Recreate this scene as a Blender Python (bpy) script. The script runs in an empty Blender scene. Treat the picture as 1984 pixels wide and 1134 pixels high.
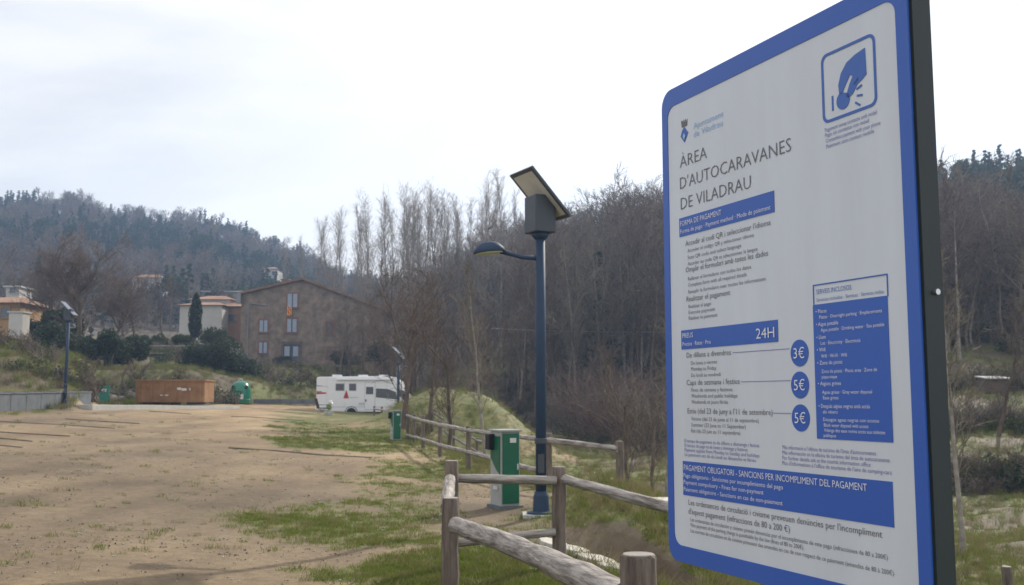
import bpy, bmesh, math, random
import numpy as np
from mathutils import Vector, Matrix

R = math.radians
scene = bpy.context.scene
COL = scene.collection
random.seed(7)

# ------------------------------------------------------------------ camera, sky, sun, exposure
EYE = 1.65
FPX = 1941.35
PITCH = R(6.11)
cam_data = bpy.data.cameras.new('camera')
cam_data.sensor_width = 36.0
cam_data.lens = 36.0 * FPX / 1984.0
cam_data.clip_start = 0.05
cam_data.clip_end = 5000.0
cam_data.dof.use_dof = True
cam_data.dof.focus_distance = 2.9
cam_data.dof.aperture_fstop = 11.0
cam = bpy.data.objects.new('camera', cam_data)
cam.location = (0, 0, EYE)
cam.rotation_euler = (math.pi / 2 + PITCH, 0, 0)
COL.objects.link(cam)
scene.camera = cam

SUN_AZ = R(34)        # to the right of straight ahead
SUN_EL = R(34)
world = bpy.data.worlds.new('World')
scene.world = world
world.use_nodes = True
wn = world.node_tree
for n in list(wn.nodes):
    wn.nodes.remove(n)
w_out = wn.nodes.new('ShaderNodeOutputWorld')
w_bg = wn.nodes.new('ShaderNodeBackground')
w_bg.inputs['Strength'].default_value = 0.07
w_sky = wn.nodes.new('ShaderNodeTexSky')
w_sky.sky_type = 'NISHITA'
w_sky.sun_disc = False
w_sky.sun_elevation = SUN_EL
w_sky.sun_rotation = SUN_AZ
w_sky.altitude = 800
w_sky.air_density = 1.0
w_sky.dust_density = 1.0
w_sky.ozone_density = 2.0
w_tc = wn.nodes.new('ShaderNodeTexCoord')
w_sep = wn.nodes.new('ShaderNodeSeparateXYZ')
w_add = wn.nodes.new('ShaderNodeMath'); w_add.operation = 'ADD'; w_add.inputs[1].default_value = 0.40
w_max = wn.nodes.new('ShaderNodeMath'); w_max.operation = 'MAXIMUM'; w_max.inputs[1].default_value = 0.1
w_dx = wn.nodes.new('ShaderNodeMath'); w_dx.operation = 'DIVIDE'
w_dy = wn.nodes.new('ShaderNodeMath'); w_dy.operation = 'DIVIDE'
w_cmb = wn.nodes.new('ShaderNodeCombineXYZ')
w_map = wn.nodes.new('ShaderNodeMapping')
w_map.inputs['Rotation'].default_value = (0, 0, R(38))
w_map.inputs['Scale'].default_value = (0.6, 1.3, 1)
w_map.inputs['Location'].default_value = (4.1, 2.2, 0)
w_noise = wn.nodes.new('ShaderNodeTexNoise')
w_noise.inputs['Scale'].default_value = 1.15
w_noise.inputs['Detail'].default_value = 7
w_noise.inputs['Roughness'].default_value = 0.52
w_noise.inputs['Distortion'].default_value = 0.6
w_ramp = wn.nodes.new('ShaderNodeValToRGB')
w_ramp.color_ramp.elements[0].position = 0.27
w_ramp.color_ramp.elements[0].color = (0.46, 0.46, 0.46, 1)
w_ramp.color_ramp.elements[1].position = 0.50
w_ramp.color_ramp.elements[1].color = (0.97, 0.97, 0.97, 1)
w_mix = wn.nodes.new('ShaderNodeMix'); w_mix.data_type = 'RGBA'
w_mix.inputs[7].default_value = (18.5, 18.3, 18.1, 1)
L = wn.links.new
L(w_tc.outputs['Generated'], w_sep.inputs[0])
L(w_sep.outputs['Z'], w_add.inputs[0]); L(w_add.outputs[0], w_max.inputs[0])
L(w_sep.outputs['X'], w_dx.inputs[0]); L(w_max.outputs[0], w_dx.inputs[1])
L(w_sep.outputs['Y'], w_dy.inputs[0]); L(w_max.outputs[0], w_dy.inputs[1])
L(w_dx.outputs[0], w_cmb.inputs[0]); L(w_dy.outputs[0], w_cmb.inputs[1])
L(w_cmb.outputs[0], w_map.inputs[0]); L(w_map.outputs[0], w_noise.inputs['Vector'])
L(w_noise.outputs['Fac'], w_ramp.inputs[0])
L(w_ramp.outputs[0], w_mix.inputs[0]); L(w_sky.outputs[0], w_mix.inputs[6])
L(w_mix.outputs[2], w_bg.inputs['Color']); L(w_bg.outputs[0], w_out.inputs['Surface'])

sun_data = bpy.data.lights.new('sun', 'SUN')
sun_data.energy = 4.9
sun_data.angle = R(0.6)
sun_data.color = (1.0, 0.93, 0.82)
sun = bpy.data.objects.new('sun', sun_data)
sun_dir = Vector((math.sin(SUN_AZ) * math.cos(SUN_EL), math.cos(SUN_AZ) * math.cos(SUN_EL), math.sin(SUN_EL)))
sun.rotation_euler = sun_dir.to_track_quat('Z', 'Y').to_euler()
COL.objects.link(sun)

scene.view_settings.view_transform = 'Standard'
scene.view_settings.look = 'None'
scene.view_settings.exposure = -0.15
scene.view_settings.gamma = 1.0
scene.view_settings.use_curve_mapping = False
scene.render.engine = 'CYCLES'
scene.cycles.use_denoising = True
try:
    scene.cycles.denoiser = 'OPENIMAGEDENOISE'
except Exception:
    pass
scene.cycles.max_bounces = 6
scene.cycles.diffuse_bounces = 3
scene.cycles.glossy_bounces = 2
scene.cycles.transmission_bounces = 3
scene.cycles.volume_bounces = 1
scene.cycles.transparent_max_bounces = 6

# ------------------------------------------------------------------ numeric helpers
def sstep(a, b, x):
    t = np.clip((np.asarray(x, float) - a) / (b - a), 0, 1)
    return t * t * (3 - 2 * t)

_rs = np.random.RandomState(3)
_LAT = _rs.rand(256, 256)
def vnoise(x, y):
    xi = np.floor(x).astype(int); yi = np.floor(y).astype(int)
    fx = x - xi; fy = y - yi
    fx = fx * fx * (3 - 2 * fx); fy = fy * fy * (3 - 2 * fy)
    a = _LAT[xi & 255, yi & 255]; b = _LAT[(xi + 1) & 255, yi & 255]
    c = _LAT[xi & 255, (yi + 1) & 255]; d = _LAT[(xi + 1) & 255, (yi + 1) & 255]
    return (a * (1 - fx) + b * fx) * (1 - fy) + (c * (1 - fx) + d * fx) * fy
def fbm(x, y, s=1.0, o=4):
    x = np.asarray(x, float) / s; y = np.asarray(y, float) / s
    t = 0; a = 0.5; n = 0
    for k in range(o):
        t = t + a * vnoise(x + 17.3 * k, y + 5.1 * k); n += a; a *= 0.5; x = x * 2.03; y = y * 2.03
    return t / n

# ------------------------------------------------------------------ terrain (metres; the camera stands at x = y = 0)
EDGE_Y = [-60, 0, 4, 8, 10.5, 14, 17, 19, 24, 29, 40, 60, 75, 120]
EDGE_X = [3.5, 2.6, 2.2, 1.35, .75, 1.0, 1.3, .5, -.8, -1.8, -4.0, -8.0, -10., -12.]
def edge_x(y):
    return np.interp(y, EDGE_Y, EDGE_X)
# direction (x / y) of a profile, where it leaves the lot, then distance and height of the land along it
PROFILES = [
    (-1.10, [(40, 1.9), (55, 6), (90, 9), (150, 18), (220, 32), (420, 88), (600, 100), (1500, 70)]),
    (-.511, [(46, 1.2), (48, 1.9), (56, 4.7), (90, 6.9), (150, 12), (220, 22), (420, 79), (600, 92), (1500, 70)]),
    (-.44, [(47, 1.2), (49, 1.8), (58, 3.6), (90, 6.4), (150, 12), (220, 21), (420, 79), (600, 92), (1500, 70)]),
    (-.408, [(60, 1.2), (68, 1.5), (72, 3.7), (84, 4.2), (92, 5.8), (150, 11), (220, 19), (420, 73), (600, 80), (1500, 70)]),
    (-.32, [(66, 1.2), (69, 1.6), (73, 3.8), (86, 4.3), (94, 5.6), (150, 10.5), (220, 18), (420, 71), (600, 75), (1500, 60)]),
    (-.27, [(74, 1.1), (76, 1.6), (80, 3.3), (92, 4.0), (120, 5.9), (160, 9), (220, 16), (420, 65), (600, 66), (1500, 60)]),
    (-.22, [(78, 1.0), (84, 2.4), (100, 4.6), (118, 5.8), (140, 6.1), (220, 14), (420, 57), (600, 60), (1500, 50)]),
    (-.16, [(84, .8), (92, 2.3), (118, 5.4), (140, 5.7), (220, 10), (420, 45), (600, 48), (1500, 40)]),
    (-.10, [(85, .3), (110, 2.2), (150, 5), (230, 17), (320, 32), (420, 36), (1500, 30)]),
    (0.0, [(60, -1.0), (85, -.8), (110, 4), (150, 13), (260, 34), (400, 34), (1500, 30)]),
    (.081, [(55, -1.2), (80, -1), (100, 5), (140, 15), (180, 23), (300, 26), (1500, 20)]),
    (.153, [(48, -1.2), (75, -1), (90, 4), (130, 16), (160, 22.5), (300, 26), (1500, 20)]),
    (.287, [(36, -1.2), (55, 0), (70, 3.5), (130, 17), (165, 26), (300, 32), (1500, 20)]),
    (.468, [(24, -1.35), (31, -1.5), (34, -1.35), (36.5, -.55), (41, .1), (45, 1.0), (50, 1.75), (55, 3.1), (62, 4.2), (80, 8.5), (130, 24), (165, 35), (300, 40), (1500, 20)]),
    (1.1, [(20, -1.35), (31, -1.4), (37, -.2), (45, 1.4), (56, 4), (80, 9), (130, 27), (165, 38), (300, 40), (1500, 20)]),
]
_PU = np.array([p[0] for p in PROFILES])
_PS = np.array([p[1][0][0] for p in PROFILES], float)
def near_z(x, y):
    x = np.asarray(x, float); y = np.asarray(y, float)
    z = 0.06 * np.clip(-x - 2, 0, 32) + .012 * np.clip(y - 40, 0, 40) * (1 - sstep(-8, -3, x))
    e = edge_x(y)
    z = z - 1.3 * sstep(0, 4.2, x - e)
    z = z - .10 * np.exp(-((x + 11.5) / 7) ** 4 - ((y - 62.5) / 4.5) ** 4)
    # sunken steps beside the lamp
    gx = (x - 1.42) * .94 + (y - 11.2) * .33; gy = -(x - 1.42) * .33 + (y - 11.2) * .94
    z = z - .95 * np.exp(-(gx / .6) ** 4 - (gy / 1.7) ** 4)
    z = z + .45 * np.exp(-((x - 1.75) / 1.0) ** 2 - ((y - 15.2) / 1.9) ** 2)
    return z
def ground_z(x, y):
    x = np.asarray(x, float); y = np.asarray(y, float)
    zn = near_z(x, y)
    yy = np.maximum(y, 1.0); u = x / yy
    u = np.clip(u, -1.1, 1.1)
    r = yy
    zs = np.stack([np.interp(r, [q[0] for q in p[1]], [q[1] for q in p[1]]) for p in PROFILES], 0)
    i = np.clip(np.searchsorted(_PU, u, side='right') - 1, 0, len(_PU) - 2)
    t = (u - _PU[i]) / (_PU[i + 1] - _PU[i]); t = t * t * (3 - 2 * t)
    sh = np.shape(i); ii = np.asarray(i).ravel(); k = np.arange(ii.size)
    zf = zs.reshape(len(_PU), -1)
    za = zf[ii, k].reshape(sh); zb = zf[ii + 1, k].reshape(sh)
    zc = za * (1 - t) + zb * t
    s = _PS[i] * (1 - t) + _PS[i + 1] * t
    w = sstep(s - 5, s + 1, r)
    z = zn * (1 - w) + zc * w
    # grassy mound by the motorhome
    z = z + (3.5 + .9 * (fbm(x, y, 3.2, 3) - .5)) * np.exp(-(np.abs((x + 2.1 + .10 * (y - 50)) / 3.4) ** 2.4) - np.abs((y - 52) / 6.5) ** 3)
    # unevenness
    lot = sstep(.3, 2.5, x - edge_x(y))
    z = z + (fbm(x, y, 1.3, 3) - .5) * (.05 + .16 * lot) + (fbm(x, y, 6.0, 3) - .5) * (.10 + .5 * lot + 2.2 * sstep(70, 160, y))
    return z
def gz(x, y):
    return float(ground_z(np.array([x]), np.array([y]))[0])
_cp, _sp = math.cos(PITCH), math.sin(PITCH)
def ray(px, py):
    u = (px - 992) / FPX; v = (567 - py) / FPX
    return np.array([u, _cp - v * _sp, _sp + v * _cp])
def at(px, py, Y):
    r = ray(px, py); p = r * (Y / r[1]); return Vector((p[0], p[1], p[2] + EYE))
def hit(px, py, y0=3.0, y1=600.0):
    """the place on the land seen in that direction"""
    r = ray(px, py); ys = np.geomspace(y0, y1, 1500)
    xs = ys * r[0] / r[1]; zz = EYE + ys * r[2] / r[1] - ground_z(xs, ys)
    j = np.argmax(zz < 0)
    Y = ys[j] if zz[j] < 0 else y1
    X = Y * r[0] / r[1]
    return Vector((X, Y, gz(X, Y)))

# ------------------------------------------------------------------ materials
def mat_nodes(name):
    m = bpy.data.materials.new(name); m.use_nodes = True
    nt = m.node_tree
    for n in list(nt.nodes):
        nt.nodes.remove(n)
    out = nt.nodes.new('ShaderNodeOutputMaterial'); b = nt.nodes.new('ShaderNodeBsdfPrincipled')
    nt.links.new(b.outputs[0], out.inputs['Surface'])
    return m, nt, b, out
def mat(name, c, rough=.7, var=.18, scale=6.0, bump=.0, bscale=40.0, metal=0.0, spec=.4, stretch=(1, 1, 1), hue=None, translucent=None, coords='Object'):
    m, nt, b, out = mat_nodes(name)
    b.inputs['Roughness'].default_value = rough; b.inputs['Metallic'].default_value = metal
    b.inputs['Specular IOR Level'].default_value = spec
    tc = nt.nodes.new('ShaderNodeTexCoord'); mp = nt.nodes.new('ShaderNodeMapping')
    mp.inputs['Scale'].default_value = stretch
    nt.links.new(tc.outputs[coords], mp.inputs[0])
    n1 = nt.nodes.new('ShaderNodeTexNoise'); n1.inputs['Scale'].default_value = scale; n1.inputs['Detail'].default_value = 5; n1.inputs['Roughness'].default_value = .6
    nt.links.new(mp.outputs[0], n1.inputs['Vector'])
    rp = nt.nodes.new('ShaderNodeValToRGB')
    c2 = hue if hue else c
    rp.color_ramp.elements[0].position = .3; rp.color_ramp.elements[1].position = .72
    rp.color_ramp.elements[0].color = (*[max(0, v * (1 - var)) for v in c], 1)
    rp.color_ramp.elements[1].color = (*[min(1, v * (1 + var)) for v in c2], 1)
    nt.links.new(n1.outputs['Fac'], rp.inputs[0]); nt.links.new(rp.outputs[0], b.inputs['Base Color'])
    if bump:
        n2 = nt.nodes.new('ShaderNodeTexNoise'); n2.inputs['Scale'].default_value = bscale; n2.inputs['Detail'].default_value = 6
        nt.links.new(mp.outputs[0], n2.inputs['Vector'])
        bp = nt.nodes.new('ShaderNodeBump'); bp.inputs['Strength'].default_value = bump; bp.inputs['Distance'].default_value = .03
        nt.links.new(n2.outputs['Fac'], bp.inputs['Height']); nt.links.new(bp.outputs[0], b.inputs['Normal'])
    if translucent:
        tr = nt.nodes.new('ShaderNodeBsdfTranslucent'); tr.inputs['Color'].default_value = (*translucent, 1)
        ad = nt.nodes.new('ShaderNodeMixShader'); ad.inputs[0].default_value = .4
        nt.links.new(b.outputs[0], ad.inputs[1]); nt.links.new(tr.outputs[0], ad.inputs[2]); nt.links.new(ad.outputs[0], out.inputs['Surface'])
    return m

M = {}
M['log'] = mat('weathered_log', (.19, .155, .13), .8, .45, 3.0, .8, 5.0, stretch=(.9, 9, 9), hue=(.34, .31, .285))
M['log_post'] = mat('weathered_post', (.14, .105, .085), .85, .45, 4.0, .7, 14.0, stretch=(6, 6, .7), hue=(.18, .145, .12))
M['lamp_paint'] = mat('dark_blue_grey_paint', (.027, .050, .095), .62, .12, 3, spec=.3)
M['lamp_box'] = mat('grey_steel_box', (.055, .065, .08), .5, .1, 3)
M['panel_frame'] = mat('aluminium_frame', (.45, .46, .47), .35, .1, 4, metal=.8)
M['panel_back'] = mat('pale_panel_backsheet', (.55, .53, .47), .6, .12, 3)
M['solar'] = mat('solar_cell_glass', (.02, .03, .07), .12, .2, 20, spec=.7)
M['lens'] = mat('lamp_lens', (.45, .45, .36), .3, .1, 5)
M['cab_green'] = mat('green_cabinet_enamel', (.006, .105, .055), .42, .12, 4)
M['cab_grey'] = mat('grey_cabinet_shell', (.34, .35, .34), .5, .1, 4)
M['cab_white'] = mat('white_label', (.6, .6, .58), .5, .08, 4)
M['black'] = mat('black_plastic', (.012, .012, .014), .55, .2, 6)
M['sign_dark'] = mat('charcoal_frame_paint', (.018, .026, .03), .45, .15, 2)
M['sign_white'] = mat('printed_white_sheet', (.59, .63, .69), .30, .05, 1.6, stretch=(5, 1, .6))
M['sign_blue'] = mat('printed_blue', (.03, .105, .44), .34, .05, 1.5)
M['ink_dark'] = mat('dark_ink', (.12, .12, .14), .4, .05, 3)
M['ink_violet'] = mat('violet_ink', (.14, .14, .38), .4, .05, 3)
M['ink_sky'] = mat('pale_blue_ink', (.33, .50, .76), .4, .05, 3)
M['ink_blue'] = mat('blue_ink', (.045, .125, .43), .4, .05, 3)
M['ink_white'] = mat('white_ink', (.74, .75, .80), .4, .03, 3)
M['steel'] = mat('bolt_steel', (.6, .6, .6), .3, .1, 5, metal=.9)
M['mh_white'] = mat('motorhome_gelcoat', (.72, .72, .74), .3, .03, 1.5, spec=.5)
M['mh_grey'] = mat('motorhome_grey_trim', (.22, .22, .24), .5, .1, 3)
M['glass_dark'] = mat('dark_glass', (.015, .017, .02), .08, .2, 3, spec=.8)
M['red'] = mat('red_decal', (.42, .03, .035), .4, .1, 3)
M['yellow'] = mat('yellow_cloth', (.75, .42, .04), .8, .1, 3)
M['tyre'] = mat('tyre_rubber', (.015, .015, .015), .85, .2, 8)
M['rim'] = mat('wheel_rim', (.5, .5, .5), .4, .1, 6, metal=.5)
M['orange_steel'] = mat('faded_orange_steel', (.27, .125, .045), .7, .3, 1.6, .2, 6, hue=(.24, .13, .06))
M['bell_green'] = mat('bell_container_green', (.004, .17, .10), .28, .12, 3, spec=.6)
M['teal'] = mat('teal_board', (.02, .20, .16), .5, .2, 4)
M['concrete'] = mat('pale_concrete', (.42, .41, .38), .85, .15, 1.2, .3, 8)
M['wall_concrete'] = mat('grey_concrete_wall', (.12, .13, .142), .85, .25, 1.8, .3, 6)
M['stone'] = mat('rubble_stone_masonry', (.20, .155, .118), .9, .45, 1.1, .9, 2.4, hue=(.205, .155, .12))
M['stone_trim'] = mat('red_brick_surround', (.21, .11, .08), .85, .2, 3)
M['roof_tile'] = mat('old_clay_roof_tile', (.20, .115, .075), .85, .3, 1.5, .5, 3)
M['roof_orange'] = mat('orange_clay_roof_tile', (.30, .175, .115), .85, .2, 1.5, .4, 3)
M['plaster_white'] = mat('white_plaster', (.46, .44, .41), .85, .1, 1)
M['plaster_tan'] = mat('ochre_plaster', (.36, .22, .11), .85, .12, 1)
M['plaster_pink'] = mat('terracotta_plaster', (.30, .175, .115), .85, .12, 1)
M['shutter'] = mat('grey_blue_shutter', (.30, .34, .42), .7, .1, 3)
M['pane'] = mat('window_pane', (.06, .075, .10), .1, .2, 3, spec=.7)
M['bark_grey'] = mat('grey_poplar_bark', (.23, .20, .17), .9, .3, 2, hue=(.28, .245, .21))
M['bark_brown'] = mat('brown_bark', (.105, .078, .06), .9, .35, 2, hue=(.14, .10, .075))
M['twig_red'] = mat('reddish_twigs', (.115, .082, .066), .9, .3, 1.5, hue=(.145, .108, .088))
M['twig_tan'] = mat('tan_twigs', (.155, .13, .10), .9, .3, 1.5, hue=(.19, .16, .125))
M['twig_warm'] = mat('warm_brown_twigs', (.145, .09, .078), .9, .3, 1.5, hue=(.17, .11, .095))  # plain warm brown, a little lighter than the reddish twigs
M['needle'] = mat('dark_conifer_needles', (.028, .048, .028), .8, .4, .8, hue=(.042, .066, .034), translucent=(.03, .05, .02))
M['leaf_dark'] = mat('dark_evergreen_leaves', (.022, .035, .02), .6, .4, 2, hue=(.036, .05, .026), translucent=(.03, .05, .02))
M['leaf_mid'] = mat('hedge_leaves', (.05, .066, .022), .7, .4, 2, hue=(.075, .085, .028), translucent=(.06, .08, .02))
M['leaf_olive'] = mat('olive_scrub_leaves', (.075, .068, .035), .8, .4, 2, hue=(.10, .085, .045), translucent=(.08, .07, .03))
M['grass'] = mat('short_green_grass', (.07, .108, .016), .8, .4, .7, hue=(.135, .15, .026), translucent=(.14, .19, .025))
M['grass_dry'] = mat('dry_winter_grass', (.19, .15, .075), .85, .35, .7, hue=(.24, .20, .10), translucent=(.2, .17, .08))
M['leaf_litter'] = mat('dead_leaves', (.085, .055, .035), .9, .5, 8, hue=(.13, .09, .06))
M['pebble'] = mat('pale_pebble', (.36, .33, .29), .85, .3, 8)
M['slab'] = mat('pale_stone_slab', (.50, .47, .41), .8, .15, 4, .3, 12)
M['cloth_green'] = mat('green_canvas', (.16, .24, .06), .8, .2, 4)
M['timber'] = mat('old_sleeper_timber', (.085, .068, .05), .9, .35, 3, .5, 12)
M['rock'] = mat('bank_rock', (.19, .16, .13), .9, .35, 2, .6, 5)

# ground: trodden granite sand, grass and forest litter, mixed by the land's own cover map
def ground_material():
    m, nt, b, out = mat_nodes('ground_cover')
    b.inputs['Roughness'].default_value = .78; b.inputs['Specular IOR Level'].default_value = .3
    N = nt.nodes.new; K = nt.links.new
    tc = N('ShaderNodeTexCoord')
    def noise(s, d=5, r=.6, stretch=None):
        n = N('ShaderNodeTexNoise'); n.inputs['Scale'].default_value = s; n.inputs['Detail'].default_value = d; n.inputs['Roughness'].default_value = r
        if stretch:
            mp = N('ShaderNodeMapping'); mp.inputs['Scale'].default_value = stretch; mp.inputs['Rotation'].default_value = (0, 0, R(14))
            K(tc.outputs['Object'], mp.inputs[0]); K(mp.outputs[0], n.inputs['Vector'])
        else:
            K(tc.outputs['Object'], n.inputs['Vector'])
        return n
    def ramp(src, stops):
        r = N('ShaderNodeValToRGB'); e = r.color_ramp.elements
        while len(e) < len(stops): e.new(.5)
        for q, (p, c) in zip(e, stops):
            q.position = p; q.color = (*c, 1)
        K(src, r.inputs[0]); return r
    def mix(f, a, bb, mode='MIX'):
        x = N('ShaderNodeMix'); x.data_type = 'RGBA'; x.blend_type = mode
        if isinstance(f, float): x.inputs[0].default_value = f
        else: K(f, x.inputs[0])
        K(a, x.inputs[6]); K(bb, x.inputs[7]); return x.outputs[2]
    def math_(op, a, bb):
        x = N('ShaderNodeMath'); x.operation = op; x.use_clamp = False
        for i, v in enumerate((a, bb)):
            if isinstance(v, (int, float)): x.inputs[i].default_value = v
            else: K(v, x.inputs[i])
        return x.outputs[0]
    tracks = noise(.35, 5, .6, (1.7, .22, 1))
    big = noise(.55, 6); fine = noise(7, 6, .7); grit = noise(45, 4, .75)
    d1 = ramp(big.outputs[0], [(.3, (.20, .147, .09)), (.5, (.28, .207, .126)), (.72, (.33, .252, .157))])
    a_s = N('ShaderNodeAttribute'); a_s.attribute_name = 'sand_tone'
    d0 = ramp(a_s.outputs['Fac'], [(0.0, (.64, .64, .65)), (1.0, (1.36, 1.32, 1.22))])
    d2 = ramp(tracks.outputs[0], [(.35, (.68, .65, .62)), (.62, (1.07, 1.06, 1.04))])
    d3 = ramp(fine.outputs[0], [(.3, (.70, .68, .65)), (.55, (1.0, 1.0, 1.0)), (.78, (1.2, 1.2, 1.2))])
    d4 = ramp(grit.outputs[0], [(.3, (.74, .74, .74)), (.6, (1.12, 1.12, 1.12))])
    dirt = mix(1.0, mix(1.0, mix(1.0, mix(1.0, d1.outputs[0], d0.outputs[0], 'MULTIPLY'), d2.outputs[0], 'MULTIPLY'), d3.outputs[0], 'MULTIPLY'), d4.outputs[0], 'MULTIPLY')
    gmid = noise(2.2, 6, .65)
    gr = ramp(gmid.outputs[0], [(.32, (.06, .084, .016)), (.5, (.115, .125, .026)), (.72, (.20, .17, .062))])
    grassc = mix(1.0, gr.outputs[0], d3.outputs[0], 'MULTIPLY')
    lit = ramp(noise(1.1, 7, .7).outputs[0], [(.3, (.055, .042, .03)), (.55, (.095, .075, .052)), (.8, (.15, .12, .08))])
    bankc = ramp(noise(.9, 7, .7).outputs[0], [(.3, (.06, .045, .03)), (.5, (.11, .082, .054)), (.75, (.165, .13, .08))])
    a_g = N('ShaderNodeAttribute'); a_g.attribute_name = 'grass_cover'
    a_l = N('ShaderNodeAttribute'); a_l.attribute_name = 'litter_cover'
    a_b = N('ShaderNodeAttribute'); a_b.attribute_name = 'bank_cover'
    edge = noise(5, 6, .75)
    def thr(attr):
        v = math_('ADD', attr.outputs['Fac'], math_('MULTIPLY', math_('SUBTRACT', edge.outputs[0], .5), 1.1))
        return ramp(v, [(.40, (0, 0, 0)), (.62, (1, 1, 1))]).outputs[0]
    c = mix(thr(a_b), dirt, bankc.outputs[0])
    c = mix(thr(a_g), c, grassc)
    c = mix(thr(a_l), c, lit.outputs[0])
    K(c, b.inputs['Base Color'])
    bp = N('ShaderNodeBump'); bp.inputs['Strength'].default_value = .55; bp.inputs['Distance'].default_value = .05
    hsum = math_('ADD', math_('MULTIPLY', fine.outputs[0], 1.0), math_('MULTIPLY', grit.outputs[0], .35))
    K(hsum, bp.inputs['Height']); K(bp.outputs[0], b.inputs['Normal'])
    return m
M['ground'] = ground_material()

# ------------------------------------------------------------------ mesh helpers
class MB:
    def __init__(self):
        self.v = []; self.f = []
    def add(self, vs, fs):
        o = len(self.v); self.v.extend([tuple(map(float, q)) for q in vs]); self.f.extend([tuple(i + o for i in q) for q in fs]); return self
    def box(self, c, s, rz=0.0, rot=None):
        x, y, z = s[0] / 2, s[1] / 2, s[2] / 2
        vs = [Vector((a * x, b * y, d * z)) for a in (-1, 1) for b in (-1, 1) for d in (-1, 1)]
        m = rot if rot is not None else Matrix.Rotation(rz, 3, 'Z')
        vs = [m @ q + Vector(c) for q in vs]
        return self.add(vs, [(0, 1, 3, 2), (4, 6, 7, 5), (0, 4, 5, 1), (2, 3, 7, 6), (0, 2, 6, 4), (1, 5, 7, 3)])
    def prism(self, poly, y0, y1):
        """polygon in x,z pushed from y0 to y1"""
        n = len(poly)
        vs = [(p[0], y0, p[1]) for p in poly] + [(p[0], y1, p[1]) for p in poly]
        fs = [tuple(range(n)), tuple(range(2 * n - 1, n - 1, -1))] + [(i, i + n, (i + 1) % n + n, (i + 1) % n) for i in range(n)]
        return self.add(vs, fs)
    def sheet(self, poly, y):
        return self.add([(p[0], y, p[1]) for p in poly], [tuple(range(len(poly)))])
    def tube(self, pts, rad, k=8, cap=True, wob=0.0, seed=0):
        rg = random.Random(seed)
        pts = [Vector(p) for p in pts]; n = len(pts)
        if not hasattr(rad, '__len__'): rad = [rad] * n
        vs = []
        for i, p in enumerate(pts):
            d = (pts[min(i + 1, n - 1)] - pts[max(i - 1, 0)]).normalized()
            a = Vector((0, 0, 1)) if abs(d.z) < .9 else Vector((1, 0, 0))
            u = d.cross(a).normalized(); w = d.cross(u)
            for j in range(k):
                t = 2 * math.pi * j / k; r = rad[i] * (1 + wob * rg.uniform(-1, 1))
                vs.append(p + u * (r * math.cos(t)) + w * (r * math.sin(t)))
        fs = [(i * k + j, i * k + (j + 1) % k, (i + 1) * k + (j + 1) % k, (i + 1) * k + j) for i in range(n - 1) for j in range(k)]
        if cap:
            fs += [tuple(range(k - 1, -1, -1)), tuple((n - 1) * k + j for j in range(k))]
        return self.add(vs, fs)
    def lathe(self, prof, k=20, c=(0, 0, 0), sx=1, sy=1):
        n = len(prof); vs = []
        for r, z in prof:
            for j in range(k):
                t = 2 * math.pi * j / k; vs.append((c[0] + r * math.cos(t) * sx, c[1] + r * math.sin(t) * sy, c[2] + z))
        fs = [(i * k + j, i * k + (j + 1) % k, (i + 1) * k + (j + 1) % k, (i + 1) * k + j) for i in range(n - 1) for j in range(k)]
        fs += [tuple(range(k - 1, -1, -1)), tuple((n - 1) * k + j for j in range(k))]
        return self.add(vs, fs)
    def mesh(self, name, m, smooth=False):
        me = bpy.data.meshes.new(name); me.from_pydata(self.v, [], self.f); me.materials.append(m)
        if smooth: me.polygons.foreach_set('use_smooth', [True] * len(me.polygons))
        me.update(); return me
    def build(self, name, m, parent=None, smooth=False, bevel=0.0, seg=2):
        me = self.mesh(name, m, smooth)
        o = bpy.data.objects.new(name, me); COL.objects.link(o)
        if parent is not None: o.parent = parent
        if bevel:
            bv = o.modifiers.new('bevel', 'BEVEL'); bv.width = bevel; bv.segments = seg; bv.limit_method = 'ANGLE'; bv.angle_limit = R(40)
        return o
def np_mesh(name, V, F, m, smooth=False):
    """triangles from arrays"""
    V = np.asarray(V, np.float32); F = np.asarray(F, np.int32)
    me = bpy.data.meshes.new(name)
    me.vertices.add(len(V)); me.vertices.foreach_set('co', V.ravel())
    me.loops.add(F.size); me.loops.foreach_set('vertex_index', F.ravel())
    me.polygons.add(len(F)); me.polygons.foreach_set('loop_start', np.arange(len(F), dtype=np.int32) * F.shape[1])
    if smooth: me.polygons.foreach_set('use_smooth', np.ones(len(F), bool))
    me.materials.append(m); me.update(calc_edges=True)
    return me
def link(name, me, parent=None):
    o = bpy.data.objects.new(name, me); COL.objects.link(o)
    if parent is not None: o.parent = parent
    return o
def tag(o, label, cat, group=None):
    o['label'] = label; o['category'] = cat
    if group: o['group'] = group
    return o
def thing(name, label, cat, loc=(0, 0, 0), rz=0.0, group=None):
    o = bpy.data.objects.new(name, None); COL.objects.link(o)
    o.location = loc; o.rotation_euler = (0, 0, rz); o.empty_display_size = .2
    return tag(o, label, cat, group)
def struct(o, kind='structure'):
    o['kind'] = kind; return o
def copy_tree(o, parent=None):
    c = o.copy(); COL.objects.link(c); c.parent = parent
    for ch in o.children: copy_tree(ch, c)
    return c

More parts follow.
